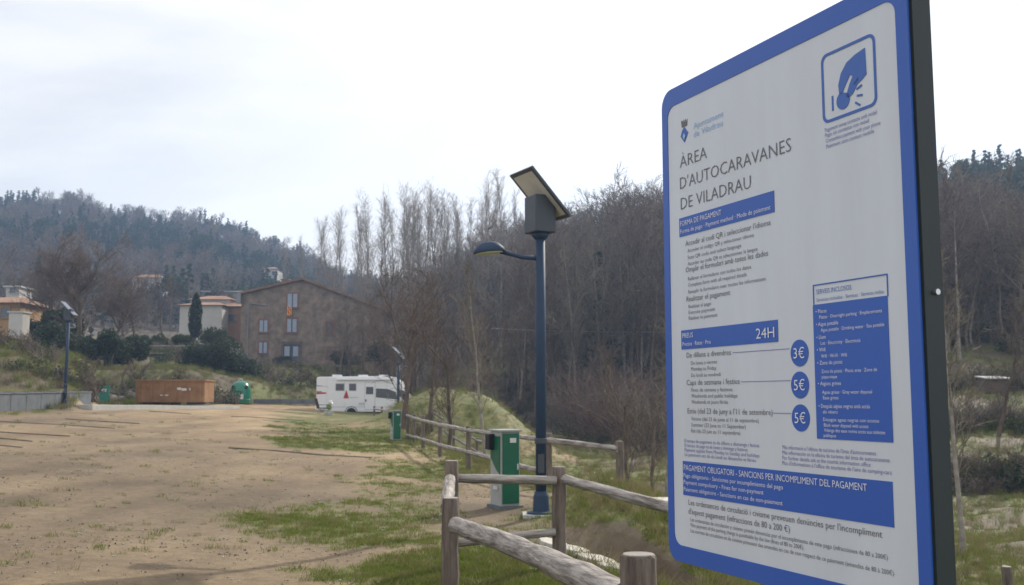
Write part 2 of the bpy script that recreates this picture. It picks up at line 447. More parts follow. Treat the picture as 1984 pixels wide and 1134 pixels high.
# ------------------------------------------------------------------ the land
def fence_x(y):
    return np.interp(y, [0, 4, 7.8, 10, 14, 17, 19, 24, 29, 33.5, 40, 60], [.5, .5, -.45, -.3, 1.2, 1.8, .7, -1.0, -2.05, -2.95, -4.1, -8.1])
def grass_cover(x, y):
    """0..1: how much of the ground there is grown over with grass"""
    x = np.asarray(x, float); y = np.asarray(y, float)
    d = x - fence_x(y)
    g = .74 * sstep(-2.0, -.2, d)
    g = np.maximum(g, .64 * sstep(10.6, 12.4, y) * (1 - sstep(16, 18, y)) * sstep(-5.2, -2.2, x - (y - 14) * -.1))
    g = np.maximum(g, .68 * sstep(25, 31, y) * (1 - sstep(66, 72, y)) * sstep(-.275, -.21, x / np.maximum(y, 1)))
    g = np.maximum(g, .44 * sstep(17, 19, y) * (1 - sstep(26, 30, y)) * sstep(-4.8, -2.5, x))
    g = np.maximum(g, .50 * (1 - sstep(8.6, 9.6, y)) * sstep(-2.2, -1.2, x))
    g = np.maximum(g, .55 * sstep(36, 41, y) * (1 - sstep(-.47, -.42, x / np.maximum(y, 1))))
    g = np.maximum(g, .64 * sstep(0, 2, x - edge_x(y) + .5))
    s = np.interp(x / np.maximum(y, 1), _PU, _PS)
    g = np.where((y > s) & (y < 135), .62, g)
    g = g + (fbm(x, y, 2.0, 5) - .5) * 1.25 + (fbm(x + 40, y, 9, 2) - .5) * .3
    return np.clip(g, 0, 1)
def build_ground():
    ys = np.concatenate([-np.geomspace(200, .6, 30), np.linspace(0, 3, 10)[:-1], np.geomspace(3, 140, 330)[:-1], np.geomspace(140, 640, 70)])
    s = np.linspace(-1, 1, 421); s = np.sign(s) * (np.abs(s) ** 1.25)
    Y, S = np.meshgrid(ys, s, indexing='ij')
    X = S * (np.maximum(Y, 0) * 1.05 + 22)
    Z = ground_z(X, Y)
    nr, nc = X.shape
    V = np.stack([X, Y, Z], -1).reshape(-1, 3)
    a = (np.arange(nr - 1)[:, None] * nc + np.arange(nc - 1)[None, :]).ravel()
    F = np.stack([a, a + 1, a + nc + 1, a + nc], -1)
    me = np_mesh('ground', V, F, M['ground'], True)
    x, y = V[:, 0], V[:, 1]
    g = grass_cover(x, y)
    st = np.interp(x / np.maximum(y, 1), _PU, _PS)
    lit = sstep(118, 140, y) + sstep(-.03, .02, x / np.maximum(y, 1)) * sstep(74, 86, y) + sstep(.2, .3, x / np.maximum(y, 1)) * sstep(62, 70, y)
    gx = (x - 1.42) * .94 + (y - 11.2) * .33; gy = -(x - 1.42) * .33 + (y - 11.2) * .94
    bank = np.exp(-(gx / .95) ** 6 - (gy / 2.35) ** 6) * 1.0
    steep = np.abs(np.gradient(Z, axis=0) / np.maximum(np.gradient(Y, axis=0), 1e-3)).ravel()
    bank = np.maximum(bank, np.clip(steep * 1.5, 0, .58) * (y > 44) * (y < 125))
    bank = np.maximum(bank, .72 * ((y > st - 2.5) | (x > edge_x(y) + .4)))
    g = np.where((gx / .85) ** 4 + (gy / 2.2) ** 4 < 1, g * .25, g)
    tone = .15 + .75 * sstep(9, 34, y + 1.5 * x + 6 * (fbm(x, y, 7, 3) - .5)) + (fbm(x + 9, y + 70, 5, 3) - .5) * .6  # sand darker near the camera, lighter and warmer farther off, with random patches
    mound = np.exp(-((x + 2.8) / 5.5) ** 4 - ((y - 50) / 9.5) ** 4)
    bank = bank * (1 - mound); g = np.maximum(g, mound * (.66 + .5 * (fbm(x, y, 2.2, 3) - .5)))
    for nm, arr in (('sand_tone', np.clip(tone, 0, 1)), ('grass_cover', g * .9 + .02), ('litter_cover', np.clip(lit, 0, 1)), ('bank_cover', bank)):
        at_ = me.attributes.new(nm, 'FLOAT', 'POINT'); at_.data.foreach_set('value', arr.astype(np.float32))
    o = link('ground', me); struct(o); return o
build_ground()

# ------------------------------------------------------------------ plants: builders return (vertices, triangles)
class Tri:
    def __init__(self):
        self.V = []; self.F = []; self.n = 0
    def add(self, V, F):
        self.V.append(np.asarray(V, float)); self.F.append(np.asarray(F, int) + self.n); self.n += len(V)
    def get(self):
        return np.concatenate(self.V), np.concatenate(self.F)
    def tube(self, P, r, k=3):
        P = np.asarray(P, float); n = len(P); r = np.asarray(r, float)
        D = np.gradient(P, axis=0); D /= np.linalg.norm(D, axis=1, keepdims=True) + 1e-9
        a = np.array([0, 0, 1.]) if abs(D[0, 2]) < .9 else np.array([1., 0, 0])
        U = np.cross(D, a); U /= np.linalg.norm(U, axis=1, keepdims=True) + 1e-9
        W = np.cross(D, U)
        t = np.arange(k) * 2 * math.pi / k
        V = P[:, None] + r[:, None, None] * (U[:, None] * np.cos(t)[None, :, None] + W[:, None] * np.sin(t)[None, :, None])
        i = np.arange(n - 1)[:, None] * k; j = np.arange(k)[None, :]; j2 = (j + 1) % k
        q = np.stack([i + j, i + j2, i + k + j2, i + k + j], -1).reshape(-1, 4)
        self.add(V.reshape(-1, 3), np.concatenate([q[:, [0, 1, 2]], q[:, [0, 2, 3]]]))
def grow(rg, p, d, length, nseg, wob, up):
    P = [np.array(p, float)]; d = np.array(d, float)
    for i in range(nseg):
        d = d + rg.normal(0, wob, 3) + np.array([0, 0, up]); d /= np.linalg.norm(d)
        P.append(P[-1] + d * length / nseg)
    return np.array(P), d
def side_dir(rg, d, ang):
    a = rg.normal(0, 1, 3); a -= d * a.dot(d); a /= np.linalg.norm(a) + 1e-9
    return d * math.cos(ang) + a * math.sin(ang)
def along(P, t):
    x = t * (len(P) - 1); i = min(int(x), len(P) - 2); f = x - i
    return P[i] * (1 - f) + P[i + 1] * f, (P[i + 1] - P[i]) / (np.linalg.norm(P[i + 1] - P[i]) + 1e-9)
def bare_tree(seed, H, r0, start, n1, ang1, len1, up1, n2, n3, twig, top_taper=.35, lean=0.02, len2=.45, len3=.5, fork=0):
    """returns trunk, crown"""
    rg = np.random.RandomState(seed)
    tr = Tri(); cr = Tri()
    P, _ = grow(rg, (0, 0, -.4), (rg.normal(0, lean), rg.normal(0, lean), 1), H * (.62 if fork else 1.0) + .4, 9, .035 + .05 * (fork > 0), .05)
    tr.tube(P, np.linspace(r0, r0 * (.45 if fork else .08), len(P)) * np.r_[1.25, np.ones(len(P) - 1)], 8)
    bases = []
    if fork:
        for k in range(fork):
            p, d = along(P, rg.uniform(.55, 1.0))
            Q, _ = grow(rg, p, side_dir(rg, d, rg.uniform(.25, .75)), H * rg.uniform(.4, .6), 7, .09, .06)
            tr.tube(Q, np.linspace(r0 * .45, r0 * .08, len(Q)), 6); bases.append((Q, r0 * .45, .1))
    bases.append((P, r0, start))
    tot = sum(len(b[0]) for b in bases)
    for (B, rb, st) in bases:
        m = max(3, int(n1 * len(B) / tot))
        for k in range(m):
            t = st + (1 - st) * ((k + rg.rand()) / m) ** .9
            p, d = along(B, min(t, .995))
            l = len1 * (1 - (1 - top_taper) * ((t - st) / (1 - st)) ** 1.3) * rg.uniform(.65, 1.15)
            Q, _ = grow(rg, p, side_dir(rg, d, ang1 * rg.uniform(.7, 1.25)), l, 5, .10, up1)
            rb1 = max(twig * 1.6, rb * .22 * (1 - .6 * t))
            cr.tube(Q, np.linspace(rb1, twig, len(Q)), 4)
            for j in range(n2):
                p2, d2 = along(Q, rg.uniform(.2, .98))
                Q2, _ = grow(rg, p2, side_dir(rg, d2, rg.uniform(.4, .9)), l * len2 * rg.uniform(.6, 1.2), 3, .14, up1 * .9)
                cr.tube(Q2, np.linspace(twig * 1.3, twig * .7, len(Q2)), 3)
                for i in range(n3):
                    p3, d3 = along(Q2, rg.uniform(.15, .98))
                    Q3, _ = grow(rg, p3, side_dir(rg, d3, rg.uniform(.4, .95)), l * len2 * len3 * rg.uniform(.6, 1.2), 2, .16, up1 * .8)
                    cr.tube(Q3, np.linspace(twig * .9, twig * .5, len(Q3)), 3)
    return tr.get(), cr.get()
def leaf_tris(rg, C, size, flat=0.0, up=0.0):
    n = len(C)
    a = rg.normal(0, 1, (n, 3)); a[:, 2] = a[:, 2] * (1 - flat) + up; a /= np.linalg.norm(a, axis=1, keepdims=True)
    b = rg.normal(0, 1, (n, 3)); b -= a * (a * b).sum(1, keepdims=True); b /= np.linalg.norm(b, axis=1, keepdims=True)
    s = size * rg.uniform(.6, 1.4, (n, 1))
    V = np.stack([C + a * s, C - a * s * .6 + b * s * .55, C - a * s * .6 - b * s * .55], 1).reshape(-1, 3)
    return V, np.arange(3 * n).reshape(-1, 3)
def conifer(seed, H, W, n, size, trunk_show=.1, ragged=.25, tip=.9):
    rg = np.random.RandomState(seed)
    tr = Tri(); cr = Tri()
    tr.tube([(0, 0, -.4), (0, 0, H * .5), (0, 0, H * .97)], [W * .09, W * .06, .02], 5)
    nb = max(14, int(n / 22))
    for k in range(nb):
        t = trunk_show + (1 - trunk_show) * (k + rg.rand()) / nb
        L_ = W * .5 * (1 - t) ** tip * rg.uniform(1 - ragged, 1 + ragged) + .12
        a = rg.uniform(0, 2 * math.pi); m = max(4, int(n / nb))
        q = rg.rand(m) ** .7
        C = np.stack([np.cos(a) * L_ * q, np.sin(a) * L_ * q, H * t - q * L_ * .25 + 0 * q], -1) + rg.normal(0, 1, (m, 3)) * np.array([.10, .10, .06]) * (W * .5 * (1 - t) + .25)
        V, F = leaf_tris(rg, C, size, .5); cr.add(V, F)
    return tr.get(), cr.get()
def round_crown(seed, rx, ry, h, n, size, lumps=14, base=.0, shell=.55):
    rg = np.random.RandomState(seed); cr = Tri()
    cen = rg.uniform(-1, 1, (lumps, 3)); cen /= np.maximum(1, np.linalg.norm(cen, axis=1, keepdims=True)) 
    cen[:, 2] = np.abs(cen[:, 2]); cen = cen * np.array([rx * .68, ry * .68, h * .7]); rad = rg.uniform(.28, .46, lumps) * min(rx, ry, h) * 1.25
    for c, r in zip(cen, rad):
        m = int(n / lumps); v = rg.normal(0, 1, (m, 3)); v /= np.linalg.norm(v, axis=1, keepdims=True)
        C = c + v * r * rg.uniform(shell, 1.05, (m, 1)); C[:, 2] = np.maximum(C[:, 2], base)
        V, F = leaf_tris(rg, C, size); cr.add(V, F)
    return cr.get()
def cypress(seed, H, W, n, size):
    rg = np.random.RandomState(seed); cr = Tri(); tr = Tri()
    t = rg.rand(n); a = rg.uniform(0, 2 * math.pi, n)
    r = W * .5 * np.minimum(1, (1 - t) * 2.6) ** .6 * np.minimum(1, .55 + t * 3) * rg.uniform(.5, 1.05, n) * (1 + .15 * np.sin(a * 3 + t * 9))
    C = np.stack([r * np.cos(a), r * np.sin(a), .2 + t * (H - .3)], -1)
    V, F = leaf_tris(rg, C, size, 0, 1.2); cr.add(V, F)
    tr.tube([(0, 0, -.3), (0, 0, H * .8)], [W * .12, .03], 6)
    return tr.get(), cr.get()
def tuft(seed, n, h, spread, w):
    rg = np.random.RandomState(seed); a = rg.uniform(0, 2 * math.pi, n); r = spread * np.sqrt(rg.rand(n))
    B = np.stack([r * np.cos(a), r * np.sin(a), 0 * r - .01], -1)
    d = np.stack([rg.normal(0, .45, n), rg.normal(0, .45, n), np.ones(n)], -1); d /= np.linalg.norm(d, axis=1, keepdims=True)
    hh = h * rg.uniform(.45, 1.2, n)[:, None]
    s = rg.normal(0, 1, (n, 3)); s[:, 2] = 0; s /= np.linalg.norm(s, axis=1, keepdims=True)
    mid = B + d * hh * .6; bend = d.copy(); bend[:, 2] *= .55; tip = mid + bend * hh * .5
    V = np.stack([B - s * w, B + s * w, mid + s * w * .7, mid - s * w * .7, tip], 1).reshape(-1, 3)
    o = np.arange(n)[:, None] * 5
    F = np.concatenate([o + np.array([0, 1, 2]), o + np.array([0, 2, 3]), o + np.array([3, 2, 4])])
    return V, F

# prototypes for masses nobody could count: kept in a collection outside the scene
def scatter(name, protos, P, rot, scl, idx, label, cat, tilt=None):
    """one object of kind 'stuff': geometry nodes place the prototype meshes on its points"""
    pc = bpy.data.collections.new(name + '_shapes')
    for i, me in enumerate(protos):
        pc.objects.link(bpy.data.objects.new('%s_shape_%02d' % (name, i), me))
    me = bpy.data.meshes.new(name); P = np.asarray(P, np.float32)
    me.vertices.add(len(P)); me.vertices.foreach_set('co', P.ravel())
    rv = np.zeros((len(P), 3), np.float32); rv[:, 2] = rot
    if tilt is not None: rv[:, 0] = tilt
    q = me.attributes.new('turn', 'FLOAT_VECTOR', 'POINT'); q.data.foreach_set('vector', rv.ravel())
    q = me.attributes.new('size', 'FLOAT', 'POINT'); q.data.foreach_set('value', np.asarray(scl, np.float32))
    q = me.attributes.new('which', 'INT', 'POINT'); q.data.foreach_set('value', np.asarray(idx, np.int32))
    o = link(name, me)
    g = bpy.data.node_groups.new(name + '_nodes', 'GeometryNodeTree')
    g.interface.new_socket('Geometry', in_out='INPUT', socket_type='NodeSocketGeometry')
    g.interface.new_socket('Geometry', in_out='OUTPUT', socket_type='NodeSocketGeometry')
    gi = g.nodes.new('NodeGroupInput'); go = g.nodes.new('NodeGroupOutput')
    ci = g.nodes.new('GeometryNodeCollectionInfo'); ci.inputs['Collection'].default_value = pc
    ci.inputs['Separate Children'].default_value = True; ci.inputs['Reset Children'].default_value = True
    ip = g.nodes.new('GeometryNodeInstanceOnPoints'); ip.inputs['Pick Instance'].default_value = True
    def attr(nm, dt):
        n = g.nodes.new('GeometryNodeInputNamedAttribute'); n.data_type = dt; n.inputs['Name'].default_value = nm
        return [s for s in n.outputs if s.enabled and s.name == 'Attribute'][0]
    g.links.new(gi.outputs[0], ip.inputs['Points']); g.links.new(ci.outputs[0], ip.inputs['Instance'])
    g.links.new(attr('which', 'INT'), ip.inputs['Instance Index'])
    e2r = g.nodes.new('FunctionNodeEulerToRotation')
    g.links.new(attr('turn', 'FLOAT_VECTOR'), e2r.inputs[0]); g.links.new(e2r.outputs[0], ip.inputs['Rotation'])
    g.links.new(attr('size', 'FLOAT'), ip.inputs['Scale']); g.links.new(ip.outputs[0], go.inputs[0])
    md = o.modifiers.new('scatter', 'NODES'); md.node_group = g
    tag(o, label, cat); o['kind'] = 'stuff'
    return o
def joined(parts, mats, name):
    """one mesh of several (V, F) with a material each"""
    V = []; F = []; mi = []; n = 0
    for k, (v, f) in enumerate(parts):
        V.append(v); F.append(f + n); n += len(v); mi.append(np.full(len(f), k))
    me = np_mesh(name, np.concatenate(V), np.concatenate(F), mats[0])
    for m in mats[1:]: me.materials.append(m)
    me.polygons.foreach_set('material_index', np.concatenate(mi).astype(np.int32)); return me

# ------------------------------------------------------------------ buildings
def window(parent, x, z, w, h, y, frame=M['stone_trim'], fill=M['shutter'], bars=True, fw=.16):
    """a window on a wall that faces -y in the thing's own axes"""
    f = MB()
    f.box((x - w / 2 - fw / 2, y - .03, z), (fw, .12, h + 2 * fw)); f.box((x + w / 2 + fw / 2, y - .03, z), (fw, .12, h + 2 * fw))
    f.box((x, y - .03, z + h / 2 + fw / 2), (w, .12, fw))
    o = f.build('window', frame, parent)
    MB().box((x, y + .0, z), (w, .05, h)).build('pane', M['pane'], o)
    if bars:
        s = MB(); s.box((x - w * .27, y - .045, z), (w * .40, .04, h * .94)); s.box((x + w * .27, y - .045, z), (w * .40, .04, h * .94))
        s.build('shutter', fill, o)
    MB().box((x, y - .08, z - h / 2 - fw / 2), (w + 2 * fw, .2, fw * .8)).build('sill', frame, o)
    return o
def gable_house(name, label, px, py, Y, W, D, Hl, Hr, Ha, ax, rz, wall, roof, over=.5, group=None):
    """gable front: left eave Hl, right eave Hr, apex Ha at ax (share of the width)"""
    p = at(px, py, Y)
    t = thing(name, label, 'house', p, rz, group)
    x0, x1, xa = -W / 2, W / 2, -W / 2 + W * ax
    MB().prism([(x0, -1.5), (x1, -1.5), (x1, Hr), (xa, Ha), (x0, Hl)], 0, D).build('wall', wall, t)
    r = MB(); th = .28
    def slab(xa_, za_, xb_, zb_):
        dx, dz = xb_ - xa_, zb_ - za_; l = math.hypot(dx, dz); ux, uz = dx / l, dz / l
        xb2, zb2 = xb_ + ux * over, zb_ + uz * over
        r.prism([(xa_, za_ + .01), (xb2, zb2 + .01), (xb2, zb2 + th), (xa_, za_ + th)], -over, D + over)
    slab(xa, Ha, x0, Hl); slab(xa, Ha, x1, Hr)
    ro = r.build('roof', roof, t)
    return t, ro
def farmhouse():
    Y = 122.0
    t, ro = gable_house('stone_farmhouse', 'large stone farmhouse with low gable roof above the white motorhome', 603, 706, Y, 17.4, 14, 8.55, 6.6, 10.3, .43, 0, M['stone'], M['roof_tile'])
    k = Y / FPX; c = 603
    def X(px): return (px - c) * k
    def Z(py): return (706 - py) * k
    window(t, X(564), Z(582), 1.25, 1.75, 0)
    window(t, X(509), Z(632), 1.0, 1.5, 0); window(t, X(564), Z(631), 1.2, 1.7, 0)
    window(t, X(638), Z(636), 1.0, 1.6, 0, fill=M['bark_brown']); window(t, X(722), Z(643), .9, 1.3, 0, fill=M['bark_brown'])
    window(t, X(509), Z(674), 1.0, 1.4, 0); window(t, X(640), Z(684), .9, 1.3, 0, fill=M['bark_brown'])
    d = MB(); w, h = 2.0, 2.1; z = Z(681)
    for s in (-1, 1): d.box((X(564) + s * (w / 2 + .12), -.03, z - .2), (.24, .12, h))
    d.box((X(564), -.03, z + h / 2), (w + .48, .12, .3)); do = d.build('door', M['bark_brown'], t)
    MB().box((X(564), .0, z - .2), (w, .06, h)).build('pane', M['pane'], do)
    for s in (-1, 1): MB().box((X(564) + s * .52, -.05, z), (.62, .05, 1.2)).build('door_leaf', M['shutter'], do)
    pl = MB(); pl.tube([(X(479), -.12, -.4), (X(479), -.12, Z(594)), (X(486), -.12, Z(588)), (X(515), -.12, Z(592))], .07, 6); pl.build('downpipe', M['mh_grey'], t)
    ch = MB(); ch.box((-W_CH, 4, 9.9), (.9, .9, 1.6)).box((-W_CH, 4, 10.78), (1.15, 1.15, .14)); ch.build('chimney', M['stone'], ro)
    MB().box((X(461), -.35, Z(578)), (.55, .6, 1.3)).build('wall_box', M['mh_grey'], t)
    p = at(562, 605, Y) + Vector((0, -.3, 0))
    fl = thing('flag', 'red and yellow striped flag hanging under the top farmhouse window', 'flag', p)
    MB().tube([(-.1, .25, .75), (.0, -.25, .95)], .03, 6).build('pole', M['steel'], fl)
    for i in range(5):
        s = MB(); n = 5; x0 = -.42 + i * .17
        vs = [(x0 + q * .17, -.14 + .07 * math.sin(3 * j + x0 * 8 + q * 1.3), .85 - j * .36) for j in range(n) for q in (0, 1)]
        vs += [(a, b + .02, c_) for a, b, c_ in vs]
        m = 2 * n
        s.add(vs, [(2 * j, 2 * j + 1, 2 * j + 3, 2 * j + 2) for j in range(n - 1)] + [(m + 2 * j, m + 2 * j + 2, m + 2 * j + 3, m + 2 * j + 1) for j in range(n - 1)])
        s.build('stripe', M['yellow'] if i % 2 == 0 else M['red'], fl)
    fl.scale = (.62, 1, .75)
W_CH = 4.2
farmhouse()

def box_house(name, label, px, py, Y, W, D, H, wall, roof, wins=(), rz=0.0, roof_h=1.2, mono=False):
    t = thing(name, label, 'house', at(px, py, Y), rz)
    MB().box((0, D / 2, H / 2 - 1), (W, D, H + 2)).build('wall', wall, t)
    r = MB()
    if mono:
        r.box((0, D / 2, H + .14), (W + .6, D + .8, .22))
    else:
        r.add([(-W / 2 - .4, -.5, H + .01), (W / 2 + .4, -.5, H + .01), (W / 2 + .4, D + .5, H + .01), (-W / 2 - .4, D + .5, H + .01), (-W / 2 + 1.4, D / 2, H + roof_h), (W / 2 - 1.4, D / 2, H + roof_h)],
              [(3, 2, 1, 0), (0, 1, 5, 4), (1, 2, 5), (2, 3, 4, 5), (3, 0, 4)])
    r.build('roof', roof, t)
    for (x, z, w, h) in wins: window(t, x, z, w, h, 0, frame=wall, fill=M['bark_brown'], bars=False, fw=.1)
    return t
box_house('village_house', 'white house beside the dark cypress with two small windows', 388, 640, 128, 5.4, 7, 3.2, M['plaster_white'], M['roof_orange'], [(-.6, 1.9, .9, 1.1), (-.6, .5, .9, .9)], roof_h=.7)
box_house('village_house', 'white rendered house wing between the cypress and the orange house', 406, 633, 133, 5.2, 6, 3.6, M['plaster_white'], M['roof_orange'], [(.6, 2.0, 1.0, 1.3)], roof_h=.8)
box_house('village_house', 'small terracotta orange house left of the stone farmhouse', 443, 640, 131, 3.6, 6, 3.1, M['plaster_pink'], M['roof_orange'], [(.4, 1.6, 1.0, .9)], roof_h=.8)
box_house('long_building', 'long grey building with a white flat roof edge above the village houses', 431, 600, 190, 7.6, 9, 3.3, M['bark_grey'], M['plaster_white'], [(-1.5, 1.6, 1, 1), (1.5, 1.6, 1, 1)], mono=True)
box_house('village_house', 'ochre house with pale roof at the left edge behind the bank', -20, 628, 95, 5.6, 7, 2.0, M['plaster_tan'], M['roof_orange'], [(-.5, 1.1, 1.0, 1.0), (1.4, 1.1, .8, 1.0)], roof_h=.9)
box_house('village_house', 'white block house on the slope above the ochre house', 24, 578, 150, 2.0, 4, 1.6, M['plaster_white'], M['plaster_white'], [(0, 1.2, .9, .9)], mono=True)
box_house('village_house', 'small pale house half hidden among trees on the left hillside', 283, 560, 210, 6, 6, 2.4, M['plaster_white'], M['roof_orange'], [(0, 1.2, 1, 1)], roof_h=1.0)
box_house('hillside_house', 'small pale house among trees on the hill above the farmhouse', 524, 540, 262, 3.6, 6, 2.6, M['plaster_white'], M['roof_orange'], [(-.8, 1.4, .8, 1.0), (.8, 1.4, .8, 1.0)], roof_h=.8)
t = thing('gate_pier', 'pale rendered wall pier at the left edge below the ochre house', 'wall', at(28, 664, 80))
MB().box((0, .6, .7), (1.1, 1.2, 3.4)).build('pier', M['plaster_white'], t)
MB().box((0, .6, 2.46), (1.3, 1.4, .12)).build('coping', M['concrete'], t)
t = thing('parked_car', 'white car parked at the left edge beside the wall pier', 'car', at(-2, 690, 78))
MB().prism([(-1.9, .35), (1.8, .35), (1.85, .8), (1.1, .95), (.5, 1.42), (-1.0, 1.45), (-1.7, .95), (-1.95, .8)], -.8, .8).build('body', M['mh_white'], t, bevel=.06)
for sy in (-.81, .79): MB().prism([(-1.35, .97), (.95, .97), (.45, 1.36), (-.95, 1.38)], sy, sy + .02).build('window', M['shutter'], t)
for x in (-1.2, 1.2):
    for y in (-.78, .78):
        wv = MB().tube([(x, y - .1, .32), (x, y + .1, .32)], .32, 14).build('wheel', M['tyre'], t)
        MB().tube([(x, y - .12, .32), (x, y + .12, .32)], .18, 10).build('rim', M['rim'], wv)

# ------------------------------------------------------------------ low wall, slab, containers at the far side of the lot
def low_wall():
    a = Vector((-23.5, 41.0, 0)); b = Vector((-20.5, 49.5, 0)); c = Vector((-19.0, 49.8, 0))
    t = thing('retaining_wall', 'low grey concrete retaining wall along the left edge of the lot', 'wall', (0, 0, 0))
    pts = []
    n = 8
    a = hit(-60, 799); b = hit(168, 787)
    for i in range(n):
        p = a.lerp(b, i / n); q = a.lerp(b, (i + 1) / n); m = (p + q) / 2
        l = (q - p).length; ang = math.atan2(q.y - p.y, q.x - p.x); h = .70
        z = min(p.z, q.z)
        MB().box((m.x, m.y + .15, z + h / 2 - .15), (l - .025, .3, h + .3), ang).build('panel', M['wall_concrete'], t, bevel=.012, seg=1)
        MB().box((m.x, m.y + .15, z + h + .03), (l - .01, .38, .07), ang).build('coping', M['wall_concrete'], t)
low_wall()
def slab():
    a = hit(130, 790); b = hit(400, 790)
    z = (a.z + b.z) / 2
    t = MB(); y0 = min(a.y, b.y)
    o = MB().box((0, 0, 0), ((b - a).length + 2, 2.6, .30)).build('concrete_slab', M['concrete'], bevel=.02)
    m = (a + b) / 2; o.location = (m.x, m.y + 1.4, z - .07); o.rotation_euler = (math.atan2(0, 1), -math.atan2(b.z - a.z, (b - a).length), math.atan2(b.y - a.y, b.x - a.x))
    tag(o, 'pale concrete slab in front of the orange skip', 'slab')
    return m
slab()
def skip():
    p = at(329, 784, 62.0)
    t = thing('skip_container', 'long faded orange open skip on the concrete slab', 'skip', (p.x, p.y, p.z + .02))
    Lx, Hh, D = 4.25, 1.30, 1.9
    b = MB(); w = .06
    b.box((0, 0, .12 + Hh / 2), (Lx, w, Hh)); b.box((0, D, .12 + Hh / 2), (Lx, w, Hh))
    b.box((-Lx / 2 + w / 2, D / 2, .12 + Hh / 2), (w, D - w, Hh)); b.box((Lx / 2 - w / 2, D / 2, .12 + Hh / 2), (w, D - w, Hh)); b.box((0, D / 2, .15), (Lx - 2 * w, D - w, .06))
    b.build('body', M['orange_steel'], t)
    r = MB(); r.box((0, -.04, .12 + Hh + .04), (Lx + .1, .14, .1)); r.box((0, D + .04, .12 + Hh + .04), (Lx + .1, .14, .1)); r.box((-Lx / 2, D / 2, .12 + Hh + .04), (.12, D - .1, .1)); r.box((Lx / 2, D / 2, .12 + Hh + .04), (.12, D - .1, .1))
    r.build('top_rail', M['orange_steel'], t)
    for i in range(6): MB().box((-Lx / 2 + .25 + i * (Lx - .5) / 5, -.06, .12 + Hh / 2 - .02), (.10, .07, Hh - .08)).build('rib', M['orange_steel'], t)
    for x in (-1.4, -.2, 1.3): MB().box((x, D / 2, .04), (.55, D, .14)).build('skid', M['black'], t)
    for x, z, w_ in ((.5, .95, .34), (.85, .9, .3), (1.15, .92, .2), (-.35, .55, .5)): MB().box((x, -.034, z), (w_, .008, .14 if z > .6 else .06)).build('worn_lettering', M['cab_white'], t)
skip()
def bell():
    p = hit(465, 786); Y = 71.0; p = at(465, 786, Y)
    t = thing('bell_container', 'green bell-shaped glass recycling container at the end of the lot', 'container', (p.x, p.y, gz(p.x, p.y)))
    prof = [(.70, .06), (.72, .1), (.71, .7), (.69, 1.05), (.62, 1.32), (.48, 1.52), (.26, 1.63), (.05, 1.66)]
    MB().lathe(prof, 28).build('shell', M['bell_green'], t, smooth=True)
    MB().lathe([(.66, 0), (.66, .08)], 24).build('base', M['black'], t)
    MB().lathe([(.735, .30), (.745, .33), (.735, .36)], 28).build('rib', M['bell_green'], t, smooth=True)
    for a in (R(-120), R(-40)):
        o = MB().tube([(0, 0, 0), (0, -.05, 0)], .13, 14).build('slot', M['black'], t); o.location = (.655 * math.cos(a), .655 * math.sin(a), 1.2); o.rotation_euler = (0, 0, a + math.pi / 2)
    MB().tube([(-.14, 0, 1.62), (-.12, 0, 1.78), (.12, 0, 1.78), (.14, 0, 1.62)], .025, 6).build('lifting_ring', M['steel'], t)
    lab = MB(); lab.box((.25, -.695, .55), (.3, .02, .35), .36); lab.build('label', M['cab_white'], t)
bell()
def teal_sign():
    p = hit(201, 783)
    t = thing('notice_board', 'small teal notice board leaning beside the low wall', 'sign', (p.x, p.y, p.z))
    rot = Matrix.Rotation(R(-14), 3, 'X')
    MB().box((0, 0, .62), (.60, .06, 1.15), rot=rot).build('board', M['teal'], t)
    MB().box((.06, -.06, .42), (.36, .03, .62), rot=rot).build('poster', M['ink_sky'], t)
    MB().box((.02, -.09, .86), (.3, .03, .18), rot=rot).build('poster', M['cab_white'], t)
    for x in (-.24, .24): MB().tube([(x, .25, -.1), (x, .08, 1.1)], .03, 6).build('leg', M['black'], t)
teal_sign()

